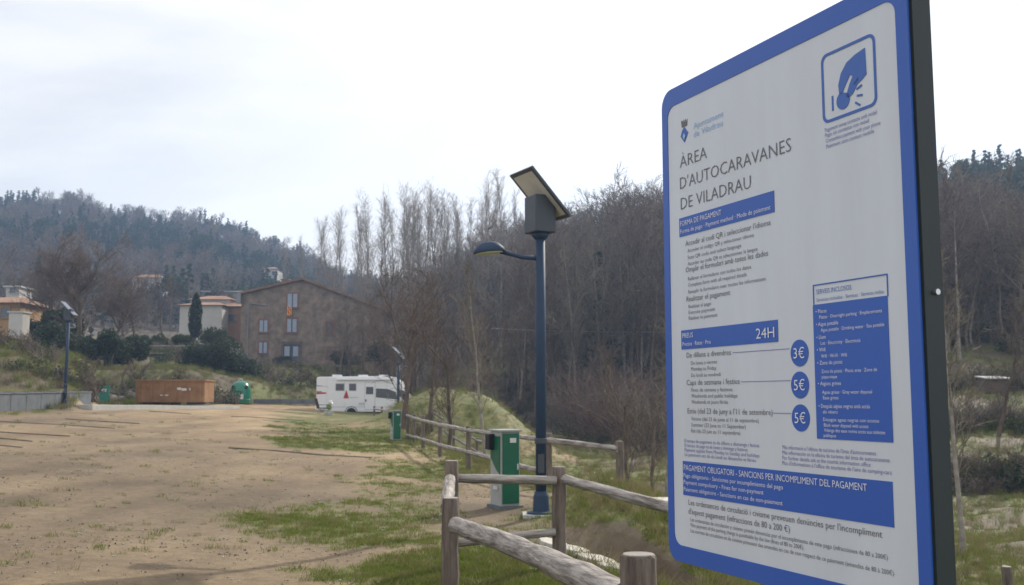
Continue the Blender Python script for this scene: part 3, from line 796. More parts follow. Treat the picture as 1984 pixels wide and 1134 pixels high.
# ------------------------------------------------------------------ motorhome
def motorhome():
    Y = 68.0; k = Y / FPX
    p = at(612, 797, Y)
    t = thing('motorhome', 'white motorhome with red and grey decals parked at the end of the fence', 'motorhome', (p.x, p.y, gz(p.x + 3, p.y + .5)))
    t.location.z = .5 * (gz(p.x + 2.3, p.y + .3) + gz(p.x + 6.3, p.y + .3)) + .05
    Wd = 2.25
    body = [(0, .42), (0, 2.62), (.06, 2.74), (4.5, 2.80), (5.2, 2.74), (5.66, 2.42), (5.80, 2.02), (5.5, 1.85), (5.5, .42)]
    MB().prism(body, 0, Wd).build('body', M['mh_white'], t, bevel=.05, seg=3)
    cabp = [(5.49, .40), (5.49, 1.96), (5.80, 1.98), (6.45, 1.42), (7.0, 1.20), (7.12, .9), (7.10, .40)]
    MB().prism(cabp, .14, Wd - .14).build('cab', M['mh_white'], t, bevel=.08, seg=3)
    def sidepanel(poly, name, m, y=-.012, th=.02, par=t):
        return MB().prism(poly, y, y + th).build(name, m, par)
    def rect(x0, x1, z0_, z1): return [(x0, z0_), (x1, z0_), (x1, z1), (x0, z1)]
    def X(px): return (px - 612) * k
    def Z(py): return (797 - py) * k
    for a, b in ((649, 666), (675, 689)):
        f = sidepanel(rect(X(a), X(b), Z(745.5), Z(731.5)), 'window', M['mh_grey'])
        sidepanel(rect(X(a) + .05, X(b) - .05, Z(745.5) + .05, Z(731.5) - .05), 'pane', M['glass_dark'], y=-.022, par=f)
    # habitation door
    d = sidepanel(rect(X(706), X(725), .55, 2.35), 'door', M['mh_white'], y=-.016)
    sidepanel(rect(X(708), X(722), Z(752), Z(738)), 'pane', M['glass_dark'], y=-.03, par=d)
    sidepanel(rect(X(707), X(709), Z(766), Z(762)), 'handle', M['black'], y=-.05, th=.05, par=d)
    # cab side window, windscreen, mirror
    sidepanel([(X(727), Z(758)), (X(768), Z(762)), (X(766), Z(748)), (X(750), Z(742)), (X(727), Z(741))], 'side_window', M['glass_dark'], y=-.014)
    sidepanel([(5.52, 1.40), (6.28, 1.40), (5.86, 1.84), (5.52, 1.84)], 'cab_window', M['glass_dark'], y=.122)
    ws = MB(); ws.add([(5.84, .3, 1.97), (6.46, .3, 1.44), (6.46, Wd - .3, 1.44), (5.84, Wd - .3, 1.97)], [(0, 1, 2, 3)])
    o = ws.build('windscreen', M['glass_dark'], t); o.location = (.02, 0, .025)
    mr = MB(); mr.box((5.95, -.16, 1.42), (.14, .2, .34)); mr.tube([(5.95, -.08, 1.4), (6.0, .16, 1.36)], .025, 6); mr.build('mirror', M['black'], t)
    # awning cassette, roof hatches
    MB().box((3.2, -.07, 2.58), (3.6, .14, .14)).build('awning_case', M['mh_white'], t, bevel=.03)
    for x, y in ((1.2, 1.1), (3.0, 1.1), (4.4, 1.1)): MB().box((x, y, 2.84), (.6, .6, .12)).build('roof_hatch', M['mh_white'], t, bevel=.03)
    # hatches, skirt, vents
    sidepanel(rect(X(694), X(706), Z(773), Z(768)), 'service_hatch', M['rim'])
    sidepanel(rect(X(754), X(768), Z(791), Z(788)), 'vent', M['mh_grey'])
    sidepanel(rect(.25, 1.1, .6, 1.0), 'locker_door', M['mh_white'], y=-.018)
    MB().box((2.6, .06, .46), (5.2, .1, .12)).build('skirt', M['mh_white'], t)
    for x in (.72, 1.9, 3.35, 4.75): MB().box((x, -.002, 1.55), (.012, .012, 2.1)).build('panel_seam', M['rim'], t)
    MB().box((2.75, -.004, .72), (5.4, .014, .018)).build('panel_seam', M['mh_grey'], t)
    sidepanel(rect(X(705.5), X(725.5), .53, 2.37), 'door_gasket', M['mh_grey'], y=-.008)
    # decals
    sidepanel([(X(670) - .02, Z(745)), (X(670) + .02, Z(745)), (X(675), Z(760)), (X(664.5), Z(760))], 'red_sail_decal', M['red'])
    sidepanel([(X(613), Z(752)), (X(633), Z(751)), (X(630), Z(748.5)), (X(613), Z(748))], 'stripe', M['red'])
    sidepanel([(X(613), Z(748)), (X(624), Z(747.5)), (X(622), Z(746)), (X(613), Z(746))], 'stripe', M['mh_grey'])
    sidepanel([(X(613), Z(736.5)), (X(625), Z(737)), (X(640), Z(738.5)), (X(613), Z(734.5))], 'stripe', M['mh_grey'])
    sidepanel([(X(676), Z(759)), (X(694), Z(758.5)), (X(694), Z(757)), (X(676), Z(757.5))], 'stripe', M['rim'])
    # rear
    MB().box((-.03, Wd / 2, .6), (.08, Wd - .1, .24)).build('bumper', M['mh_white'], t, bevel=.03)
    for y in (.12, Wd - .12): MB().box((-.03, y, 1.1), (.04, .12, .5)).build('tail_light', M['red'], t)
    MB().box((7.08, Wd / 2, .55), (.12, Wd - .5, .32)).build('front_bumper', M['mh_grey'], t, bevel=.04)
    for y in (.35, Wd - .35): MB().box((7.05, y, .92), (.1, .28, .2)).build('headlight', M['cab_white'], t)
    for x in (X(680), 6.35):
        for y in (.075, Wd - .075):
            wv = MB().lathe([(.17, -.11), (.31, -.11), (.335, -.07), (.335, .07), (.31, .11), (.17, .11)], 22).build('wheel', M['tyre'], t, smooth=False)
            wv.location = (x, y, .33); wv.rotation_euler = (math.pi / 2, 0, 0)
            MB().lathe([(.19, -.10), (.19, .10)], 16).build('rim', M['rim'], wv)
        ar = MB(); ar.tube([(x + .42 * math.cos(a), -.005, .33 + .42 * math.sin(a)) for a in np.linspace(0.1, math.pi - .1, 12)], .035, 5); ar.build('wheel_arch', M['mh_grey'], t)
    return t
motorhome()
def camp_things():
    p = Vector((-11.85, 63.0, gz(-11.85, 63.0)))
    t = thing('camp_chair', 'low dark folding camp chair beside the rear of the motorhome', 'chair', (p.x, p.y, p.z), R(25))
    MB().box((0, 0, .36), (.62, .5, .05)).build('seat', M['black'], t)
    MB().box((-.34, 0, .66), (.05, .5, .62), rot=Matrix.Rotation(R(-16), 3, 'Y')).build('backrest', M['black'], t)
    for y in (-.25, .25):
        MB().tube([(-.3, y, -.02), (.32, y, .4)], .018, 5).build('leg', M['mh_grey'], t); MB().tube([(.3, y, -.02), (-.32, y, .4)], .018, 5).build('leg', M['mh_grey'], t)
        MB().box((0, y, .56), (.5, .05, .03)).build('armrest', M['black'], t)
    p = Vector((-11.55, 63.6, gz(-11.55, 63.6)))
    t = thing('canvas_bag', 'green and white canvas bag on a stand by the motorhome', 'bag', (p.x, p.y, p.z))
    MB().tube([(0, 0, .28), (.02, 0, .40), (0, 0, .58), (.05, 0, .68)], [.12, .16, .15, .07], 10, wob=.12).build('bag', M['cloth_green'], t)
    MB().tube([(.05, 0, .62), (.14, -.05, .74), (.16, -.08, .82)], [.10, .14, .08], 8, wob=.15).build('towel', M['cab_white'], t)
    for a in range(3): MB().tube([(.22 * math.cos(a * 2.1), .22 * math.sin(a * 2.1), -.02), (0, 0, .36)], .018, 5).build('leg', M['mh_grey'], t)
    p = Vector((-11.0, 60.6, gz(-11.0, 60.6)))
    t = thing('plastic_basin', 'small white plastic basin on the ground near the motorhome', 'basin', (p.x, p.y, p.z))
    MB().lathe([(.16, 0), (.26, .2), (.28, .2), (.18, -.01)], 16).build('bowl', M['cab_white'], t)
    MB().lathe([(.275, .19), (.30, .2), (.30, .22), (.275, .22)], 16).build('rim', M['cab_white'], t)
camp_things()

# ------------------------------------------------------------------ lamps
def lamp(label, p, H, arm_rz, panel_rz, loc_arm=True, rz=0.0, scale=1.0):
    t = thing('solar_street_lamp', label, 'street lamp', p, rz, 'solar lamps of the lot')
    MB().box((0, 0, .0), (.52, .52, .10)).build('footing', M['concrete'], t)
    MB().lathe([(.20, .05), (.20, .075), (.12, .085), (.105, .30), (.09, .34), (.085, .36)], 20).build('base_collar', M['lamp_paint'], t, smooth=False)
    MB().tube([(0, 0, .2), (0, 0, H * .5), (0, 0, H - .85)], [.075, .073, .068], 20).build('pole', M['lamp_paint'], t, smooth=True)
    hb = MB(); hb.box((0, 0, H - .56), (.34, .34, .54)); o = hb.build('battery_box', M['lamp_box'], t, bevel=.015); o.rotation_euler = (0, 0, panel_rz)
    MB().lathe([(.068, H - .93), (.11, H - .89), (.14, H - .83)], 16).build('neck', M['lamp_paint'], t, smooth=True)
    # panel, tilted towards its own +x
    pe = MB(); rot = Matrix.Rotation(panel_rz, 3, 'Z') @ Matrix.Rotation(R(46), 3, 'Y')
    c = Vector((0, 0, H - .27))
    pe.box(c, (.92, .66, .035), rot=rot); po = pe.build('panel_frame', M['lamp_box'], t)
    up = rot @ Vector((0, 0, 1))
    MB().box(c + up * .019, (.88, .62, .006), rot=rot).build('solar_cells', M['solar'], po)
    MB().box(c - up * .019, (.80, .54, .006), rot=rot).build('backsheet', M['panel_back'], po)
    # arm and luminaire
    if loc_arm:
        za = H - 1.20; d = Vector((math.cos(arm_rz), math.sin(arm_rz), 0))
        MB().tube([Vector((0, 0, za)), Vector((0, 0, za + .02)) + d * .25, Vector((0, 0, za + .10)) + d * .58], [.034, .032, .03], 12).build('arm', M['lamp_paint'], t, smooth=True)
        h = MB(); k = 24; prof = [(.0, .15), (.08, .145), (.16, .11), (.215, .05), (.235, .0), (.225, -.015)]
        vs = []; 
        h.lathe([(max(r, .004), z) for r, z in prof[::-1]], k, (0, 0, 0), 1.0, .72)
        ho = h.build('lamp_head', M['lamp_paint'], t, smooth=True); ho.location = Vector((0, 0, za + .10)) + d * .74; ho.rotation_euler = (0, R(6), arm_rz)
        MB().lathe([(.20, -.03), (.205, -.012)], 22, (0, 0, 0), 1.0, .72).build('lens', M['lens'], ho)
    MB().box((.0, -.082, .75), (.09, .02, .26)).build('hatch', M['lamp_box'], t)
    MB().lathe([(.085, 1.02), (.09, 1.03), (.09, 1.09), (.085, 1.1)], 16).build('clamp_band', M['lamp_box'], t)
    return t
pl = Vector((.41, 14.35, 0)); pl.z = EYE - (997 - 775) * 14.35 / FPX
H_l = (997 - 345) * 14.35 / FPX + .05
lamp('tall solar street lamp standing in front of the near green cabinet', pl, H_l, R(180), R(28))
p = at(125, 788, 48.0); lamp('solar street lamp at the low grey wall with a bright tilted panel', p, 4.95, R(100), R(2), True)
p = at(177, 628, 92.0); zt = p.z; p.z = gz(p.x, p.y); lamp('smaller solar lamp standing farther back behind the low wall', p, max(2.6, zt - p.z), R(100), R(2), True)
p = at(771, 806, 56.0); lamp('solar lamp whose panel shows above the front of the motorhome', p, 3.75, R(60), R(-10), True)

# ------------------------------------------------------------------ service cabinets
def cabinet(label, p, rz, H=1.08):
    t = thing('service_cabinet', label, 'cabinet', p, rz, 'green service cabinets')
    W_, D_ = .31, .42
    MB().box((0, D_ / 2, H / 2 - .05), (W_, D_, H + .1)).build('shell', M['cab_grey'], t, bevel=.01)
    MB().box((.0, -.012, H / 2), (W_ - .04, .02, H - .05)).build('front_panel', M['cab_green'], t, bevel=.004)
    s = MB(); x = -W_ / 2 - .012
    s.add([(x, .03, H - .07), (x, D_ - .03, H - .07), (x, D_ - .03, .70), (x, .16, .52), (x, .03, .46)] + [(x + .02, .03, H - .07), (x + .02, D_ - .03, H - .07), (x + .02, D_ - .03, .70), (x + .02, .16, .52), (x + .02, .03, .46)],
          [(4, 3, 2, 1, 0), (5, 6, 7, 8, 9), (0, 1, 6, 5), (1, 2, 7, 6), (2, 3, 8, 7), (3, 4, 9, 8), (4, 0, 5, 9)])
    s.build('side_panel', M['cab_green'], t)
    MB().box((0, D_ / 2, H + .015), (W_ + .05, D_ + .06, .03)).build('lid', M['cab_grey'], t, bevel=.006)
    MB().box((-W_ / 2 - .05, D_ - .1, H - .16), (.1, .16, .24)).build('socket_cover', M['black'], t, bevel=.01)
    MB().box((.03, -.028, H - .13), (.10, .012, .07)).build('label', M['cab_white'], t)
    MB().box((W_ / 2 - .05, -.03, H * .52), (.02, .02, .09)).build('lock', M['steel'], t)
    for z in (.25, .40): MB().box((-W_ / 2 - .014, .18, z), (.012, .16, .05)).build('notice', M['cab_white'], t)
    MB().box((0, D_ / 2, -.07), (W_ + .08, D_ + .08, .12)).build('plinth', M['wall_concrete'], t)
    return t
p = Vector((-.03, 15.45, 0)); p.x = (988 - 992) / FPX * 15.45; p.z = gz(p.x, p.y) + .02
cabinet('green and grey service cabinet right behind the tall lamp pole', at(989, 979, 15.4), R(24), 1.10)
cabinet('farther green service cabinet at the end of the log rail near the motorhome', at(769, 852, 37.5), R(20), 1.05)

# ------------------------------------------------------------------ log fences
def log(points, r, parent, name, m, seed, k=12, wob=.03, ring=6):
    pts = []
    P = [Vector(q) for q in points]
    rg = random.Random(seed)
    for a, b in zip(P[:-1], P[1:]):
        for i in range(ring): pts.append(a.lerp(b, i / ring) + Vector((rg.uniform(-1, 1), rg.uniform(-1, 1), rg.uniform(-1, 1))) * r * .07)
    pts.append(P[-1])
    rad = [r * (1 + rg.uniform(-.05, .05)) for _ in pts]
    q = (P[-1] - P[0]).to_track_quat('X', 'Z'); inv = q.to_matrix().transposed()
    o = MB().tube([inv @ (Vector(w) - P[0]) for w in pts], rad, k, True, wob, seed).build(name, m, parent, smooth=True)
    o.location = P[0]; o.rotation_mode = 'QUATERNION'; o.rotation_quaternion = q
    es = o.modifiers.new('edge', 'EDGE_SPLIT'); es.split_angle = R(50)
    return o
def post(parent, x, y, ztop, r, seed, zb=None):
    z0 = (gz(x, y) if zb is None else zb) - .25
    rg = random.Random(seed)
    n = 6
    pts = [(x + rg.uniform(-.006, .006), y + rg.uniform(-.006, .006), z0 + (ztop - z0) * i / n) for i in range(n)] + [(x, y, ztop - .012), (x, y, ztop)]
    rad = [r * rg.uniform(.96, 1.05) for _ in range(n)] + [r, r * .93]
    o = MB().tube(pts, rad, 14, True, .035, seed).build('post', M['log_post'], parent, smooth=True)
    es = o.modifiers.new('edge', 'EDGE_SPLIT'); es.split_angle = R(50)
    MB().lathe([(r * .90, ztop), (r * .86, ztop + .004)], 14, (x, y, 0)).build('cut_end', M['log'], o)
    return o
fa = thing('log_fence', 'near round-log fence with thick sloping rail beside the information board', 'fence', (0, 0, 0), 0, 'log fences')
A = at(873, 965, 7.8); A2 = at(875, 893, 10.0); B = at(1083, 905, 10.2); C = at(1237, 1075, 4.0); E_ = at(1490, 960, 6.9)
post(fa, A.x, A.y, A.z, .066, 1); post(fa, A2.x, A2.y, A2.z, .069, 2); post(fa, B.x, B.y, B.z, .070, 3)
post(fa, C.x, C.y, C.z, .071, 4); post(fa, E_.x, E_.y, E_.z, .07, 5)
log([at(884, 1019, 7.68), at(1010, 1062, 6.4), at(1212, 1160, 4.05)], .066, fa, 'rail', M['log'], 11, 16, .03, 7)
log([at(872, 928, 9.98), at(866, 985, 7.86)], .056, fa, 'rail', M['log'], 12)
log([at(888, 927, 10.05), at(1078, 931, 10.15)], .044, fa, 'rail', M['log'], 13)
log([at(886, 1052, 10.05), at(1076, 1031, 10.15)], .042, fa, 'rail', M['log'], 14)
log([at(1094, 929, 10.1), at(1290, 983, 8.4), at(1490, 1038, 6.9)], .050, fa, 'rail', M['log'], 15)
fb = thing('log_fence', 'long winding log rail fence running back towards the motorhome', 'fence', (0, 0, 0), 0, 'log fences')
far = [(1200, 855, 17.0, 870, 985), (1063, 840, 19.2, 853, 917), (908, 826, 24, 834, 876), (853, 815, 29, 823, 862), (820, 806, 33.5, 815, 851), (803, 803, 37, 810, 847), (790, 800, 40, 805, 843)]
q0 = q1 = None
for i, (px, py, Y, u1, u2) in enumerate(far):
    q = at(px, py, Y); post(fb, q.x, q.y, q.z, .066 if i < 3 else .06, 30 + i)
    r1 = at(px - 2, u1, Y - .05); r2 = at(px - 2, u2, Y - .05)
    if q0 is not None:
        log([q0, r1], .052, fb, 'rail', M['log'], 50 + i, 10, .04, 4)
        if i > 1: log([q1, r2], .05, fb, 'rail', M['log'], 70 + i, 10, .04, 4)
    q0, q1 = r1, r2
fc = thing('log_fence', 'distant log fence stretch in front of the motorhome cab', 'fence', (0, 0, 0), 0, 'log fences')
q0 = None
for i, (px, py, Y) in enumerate([(758, 792, 52), (740, 788, 56), (725, 787, 60)]):
    q = at(px, py, Y); post(fc, q.x, q.y, q.z, .06, 90 + i)
    r1 = q + Vector((0, -.05, -.18))
    if q0 is not None: log([q0, r1], .05, fc, 'rail', M['log'], 95 + i, 8, .04, 3)
    q0 = r1
fd = thing('log_fence', 'weathered log fence on the side of the grassy mound', 'fence', (0, 0, 0), 0, 'log fences')
q0 = None
for i, (px, Y) in enumerate([(838, 44.6), (880, 44.0), (925, 43.4), (965, 43.0)]):
    x = (px - 992) / FPX * Y; z = gz(x, Y) + 1.0
    post(fd, x, Y, z, .06, 120 + i); r1 = Vector((x, Y - .08, z - .12)); r2 = Vector((x, Y - .08, z - .6))
    if q0 is not None: log([q0, r1], .055, fd, 'rail', M['log'], 130 + i, 8, .04, 3); log([q1, r2], .055, fd, 'rail', M['log'], 140 + i, 8, .04, 3)
    q0, q1 = r1, r2
pm = at(1950, 1098, 13.5)
stake = post(None, pm.x, pm.y, pm.z, .065, 150); stake.name = 'wooden_stake'
tag(stake, 'short dark wooden stake in the meadow right of the information board', 'stake')

# pale stone slabs edging the sunken steps
for i, (px, py, w, lab) in enumerate([(1072, 1051, .62, 'pale flat stone slab touching the second fence post'), (1112, 1064, .56, 'pale flat stone slab just right of the second fence post'), (1155, 1082, .66, 'pale flat stone slab edging the sunken steps above the thick rail'), (1196, 1098, .6, 'pale flat stone slab closest to the cut log post')]):
    q = at(px, py, (11.6, 11.0, 10.4, 9.9)[i])
    rg = random.Random(i)
    n = 7; prof = [(w / 2 * math.cos(2 * math.pi * j / n) * rg.uniform(.85, 1.1), .13 * math.sin(2 * math.pi * j / n) * rg.uniform(.8, 1.1)) for j in range(n)]
    m_ = MB(); m_.add([(a, b, -.05) for a, b in prof] + [(a * .97, b * .97, .012) for a, b in prof], [tuple(range(n - 1, -1, -1)), tuple(range(n, 2 * n))] + [(j, (j + 1) % n, (j + 1) % n + n, j + n) for j in range(n)])
    o = m_.build('stone_slab', M['slab'], bevel=.008); o.location = (q.x, q.y, q.z); o.rotation_euler = (0, R(2), R(-66 + 5 * i))
    tag(o, lab, 'stone slab', 'slabs by the sunken steps')
q = at(1275, 973, 14.5)
o = MB().box((0, 0, 0), (.5, .5, .05)).build('manhole_cover', M['slab'], bevel=.01); o.location = (q.x, q.y, gz(q.x, q.y) + .1); tag(o, 'bright flat square cover on the bank beside the board edge', 'cover')

# bay dividers of the lot: half-sunk old timbers
def divider(px0, px1, py, label):
    b = hit(px1, py); a = Vector((b.x - abs(px1 - px0) * b.y / FPX, b.y + .3, 0))
    n = max(2, int((b - a).length / 1.1)); pts = []
    for i in range(n + 1):
        q = a.lerp(b, i / n); pts.append((q.x, q.y, gz(q.x, q.y) - .022))
    o = MB().tube(pts, .05, 8, True, .12, int(py)).build('bay_divider', M['timber'], smooth=True)
    tag(o, label, 'timber', 'half-sunk timbers dividing the parking bays')
for px0, px1, py, lab in [(285, 370, 803, 'farthest half-sunk timber dividing bays near the orange skip'), (120, 270, 822, 'half-sunk bay timber, second from the orange skip'), (-20, 222, 831, 'long half-sunk bay timber, third from the orange skip'),
                          (-60, 135, 846, 'half-sunk bay timber, fourth from the orange skip'), (-60, 62, 856, 'half-sunk bay timber, fifth from the orange skip'), (-60, 42, 868, 'closest half-sunk bay timber at the left edge'),
                          (445, 590, 816, 'half-sunk bay timber left of the motorhome grass'), (440, 720, 888, 'half-sunk bay timber across the grass before the near cabinet')]:
    divider(px0, px1, py, lab)

# kerb beam behind the bell container, rocks of the bank
a = at(492, 778, 74); b = at(612, 778, 74)
o = MB().box((0, 0, 0), ((b - a).length, .3, .34)).build('kerb_beam', M['wall_concrete'], bevel=.02); o.location = ((a + b) / 2); tag(o, 'low grey kerb beam between bell container and motorhome', 'kerb')
rk = random.Random(5)
for i in range(16):
    px = rk.choice([rk.uniform(150, 258), rk.uniform(400, 448)]); q = hit(px, rk.uniform(765, 781)); s = rk.uniform(.25, .6)
    bm = bmesh.new(); bmesh.ops.create_icosphere(bm, subdivisions=2, radius=s)
    for v in bm.verts: v.co *= rk.uniform(.8, 1.12)
    for v in bm.verts: v.co.z *= .7
    me = bpy.data.meshes.new('boulder'); bm.to_mesh(me); bm.free(); me.materials.append(M['rock'])
    o = link('boulder', me); o.location = (q.x, q.y, q.z + s * .2)
    side = 'left' if px < 300 else 'right'
    tag(o, 'brown boulder in the bank on the %s side of the orange skip' % side, 'boulder', 'boulders on the %s of the skip' % side)

# ------------------------------------------------------------------ information board
def rounded(x0, z0, x1, z1, r, n=8):
    pts = []
    for cx, cz, a0 in ((x1 - r, z0 + r, -90), (x1 - r, z1 - r, 0), (x0 + r, z1 - r, 90), (x0 + r, z0 + r, 180)):
        for i in range(n + 1):
            a = R(a0 + 90 * i / n); pts.append((cx + r * math.cos(a), cz + r * math.sin(a)))
    return pts
def ring_poly(mb, outer, inner, y0, y1):
    n = len(outer)
    vs = [(p[0], y0, p[1]) for p in outer] + [(p[0], y0, p[1]) for p in inner] + [(p[0], y1, p[1]) for p in outer] + [(p[0], y1, p[1]) for p in inner]
    fs = []
    for i in range(n):
        j = (i + 1) % n
        fs += [(i, j, n + j, n + i), (2 * n + i, 3 * n + i, 3 * n + j, 2 * n + j), (i, 2 * n + i, 2 * n + j, j), (n + i, n + j, 3 * n + j, 3 * n + i)]
    mb.add(vs, fs); return mb
def board():
    W_, H_ = 1.0, 1.406
    x, y = .4654, 3.018
    base = gz(x + .2, y - .4)
    t = thing('information_board', 'tall blue-bordered white motorhome parking information board on dark posts', 'sign', (x, y, base), R(-66.5))
    zb = EYE - .466 - base
    def up(poly): return [(a, b + zb) for a, b in poly]
    MB().prism(up(rounded(0, 0, W_, H_, .05)), .002, .052).build('cassette', M['sign_dark'], t)
    MB().prism(up([(W_ - .002, .0), (W_ + .004, .0), (W_ + .004, H_), (W_ - .002, H_)]), .004, .056).build('edge_channel', M['sign_dark'], t)
    b = ring_poly(MB(), up(rounded(.001, .001, W_ - .003, H_ - .001, .05)), up(rounded(.032, .048, .962, H_ - .055, .035)), -.004, .0018)
    b.build('border', M['sign_blue'], t)
    MB().prism(up(rounded(.030, .046, .964, H_ - .053, .036)), -.002, .0015).build('printed_sheet', M['sign_white'], t)
    for px_ in (.45, .86):
        MB().box((px_, .082, (zb + H_) / 2 - .25), (.06, .058, zb + H_ + .3)).build('post', M['sign_dark'], t, bevel=.006)
    for z in (.693,):
        MB().tube([(W_ + .003, .034, zb + z), (W_ + .012, .034, zb + z)], .0065, 10).build('bolt', M['steel'], t)
    yb = -.0035; yt = -.0052
    def bar(x0, z0, x1, z1, name, m=M['sign_blue'], y=yb): return MB().prism(up([(x0, z0), (x1, z0), (x1, z1), (x0, z1)]), y, y + .001).build(name, m, t)
    bar(.086, .945, .528, 1.001, 'heading_bar'); bar(.086, .612, .528, .668, 'heading_bar'); bar(.082, .193, .898, .290, 'heading_bar')
    bar(.662, .374, .905, .692, 'services_panel')
    ring_poly(MB(), up([(.664, .692), (.908, .692), (.908, .742), (.664, .742)]), up([(.667, .6935), (.905, .6935), (.905, .739), (.667, .739)]), yb, yb + .001).build('services_frame', M['ink_blue'], t)
    for cx, cz in ((.608, .580), (.606, .502), (.605, .422)):
        MB().prism(up([(cx + .033 * math.cos(a), cz + .033 * math.sin(a)) for a in np.linspace(0, 2 * math.pi, 36, endpoint=False)]), yb, yb + .001).build('price_disc', M['sign_blue'], t)
    for z, x0 in ((.592, .335), (.513, .370), (.432, .500)): bar(x0, z, .57, z + .0012, 'leader_line', M['ink_violet'])
    # payment pictogram: a hand dropping a coin
    pic = ring_poly(MB(), up(rounded(.719, 1.125, .898, 1.295, .02)), up(rounded(.726, 1.132, .891, 1.288, .015)), yb, yb + .001)
    po = pic.build('pictogram_frame', M['ink_blue'], t)
    hand = [(.866, 1.268), (.868, 1.205), (.852, 1.196), (.838, 1.190), (.822, 1.172), (.808, 1.166), (.800, 1.172), (.812, 1.196), (.824, 1.214), (.815, 1.219), (.800, 1.200), (.786, 1.180), (.778, 1.184), (.776, 1.206), (.786, 1.232), (.806, 1.252), (.834, 1.262)]
    MB().prism(up(hand), yb, yb + .001).build('hand', M['ink_blue'], po)
    coin = [(.790 + .022 * math.cos(a), 1.166 + .022 * math.sin(a)) for a in np.linspace(R(110), R(395), 22)]
    MB().prism(up(coin), yb, yb + .001).build('coin', M['ink_blue'], po)
    MB().prism(up([(.752, 1.150), (.757, 1.150), (.757, 1.186), (.752, 1.186)]), yb, yb + .001).build('slot', M['ink_blue'], po)
    for a in (-35, -10, 15, 38):
        c, s = math.cos(R(a)), math.sin(R(a)); q = []
        for r_, w_ in ((.036, -.0025), (.054, -.0025), (.054, .0025), (.036, .0025)): q.append((.800 + r_ * c - w_ * s, 1.170 + r_ * s + w_ * c))
        MB().prism(up(q), yb, yb + .001).build('spark', M['ink_blue'], po)
    # town crest
    cr = MB().prism(up([(.110, 1.262), (.122, 1.271), (.142, 1.250), (.122, 1.224), (.102, 1.246)]), yb, yb + .001).build('crest', M['ink_blue'], t)
    MB().prism(up([(.116, 1.242), (.122, 1.252), (.130, 1.242), (.122, 1.232)]), yt, yt + .001).build('lozenge', M['ink_sky'], cr)
    MB().prism(up([(.106, 1.292), (.109, 1.272), (.136, 1.272), (.139, 1.292), (.133, 1.284), (.129, 1.294), (.125, 1.284), (.120, 1.294), (.116, 1.284), (.112, 1.293)]), yb, yb + .001).build('crown', M['ink_dark'], cr)
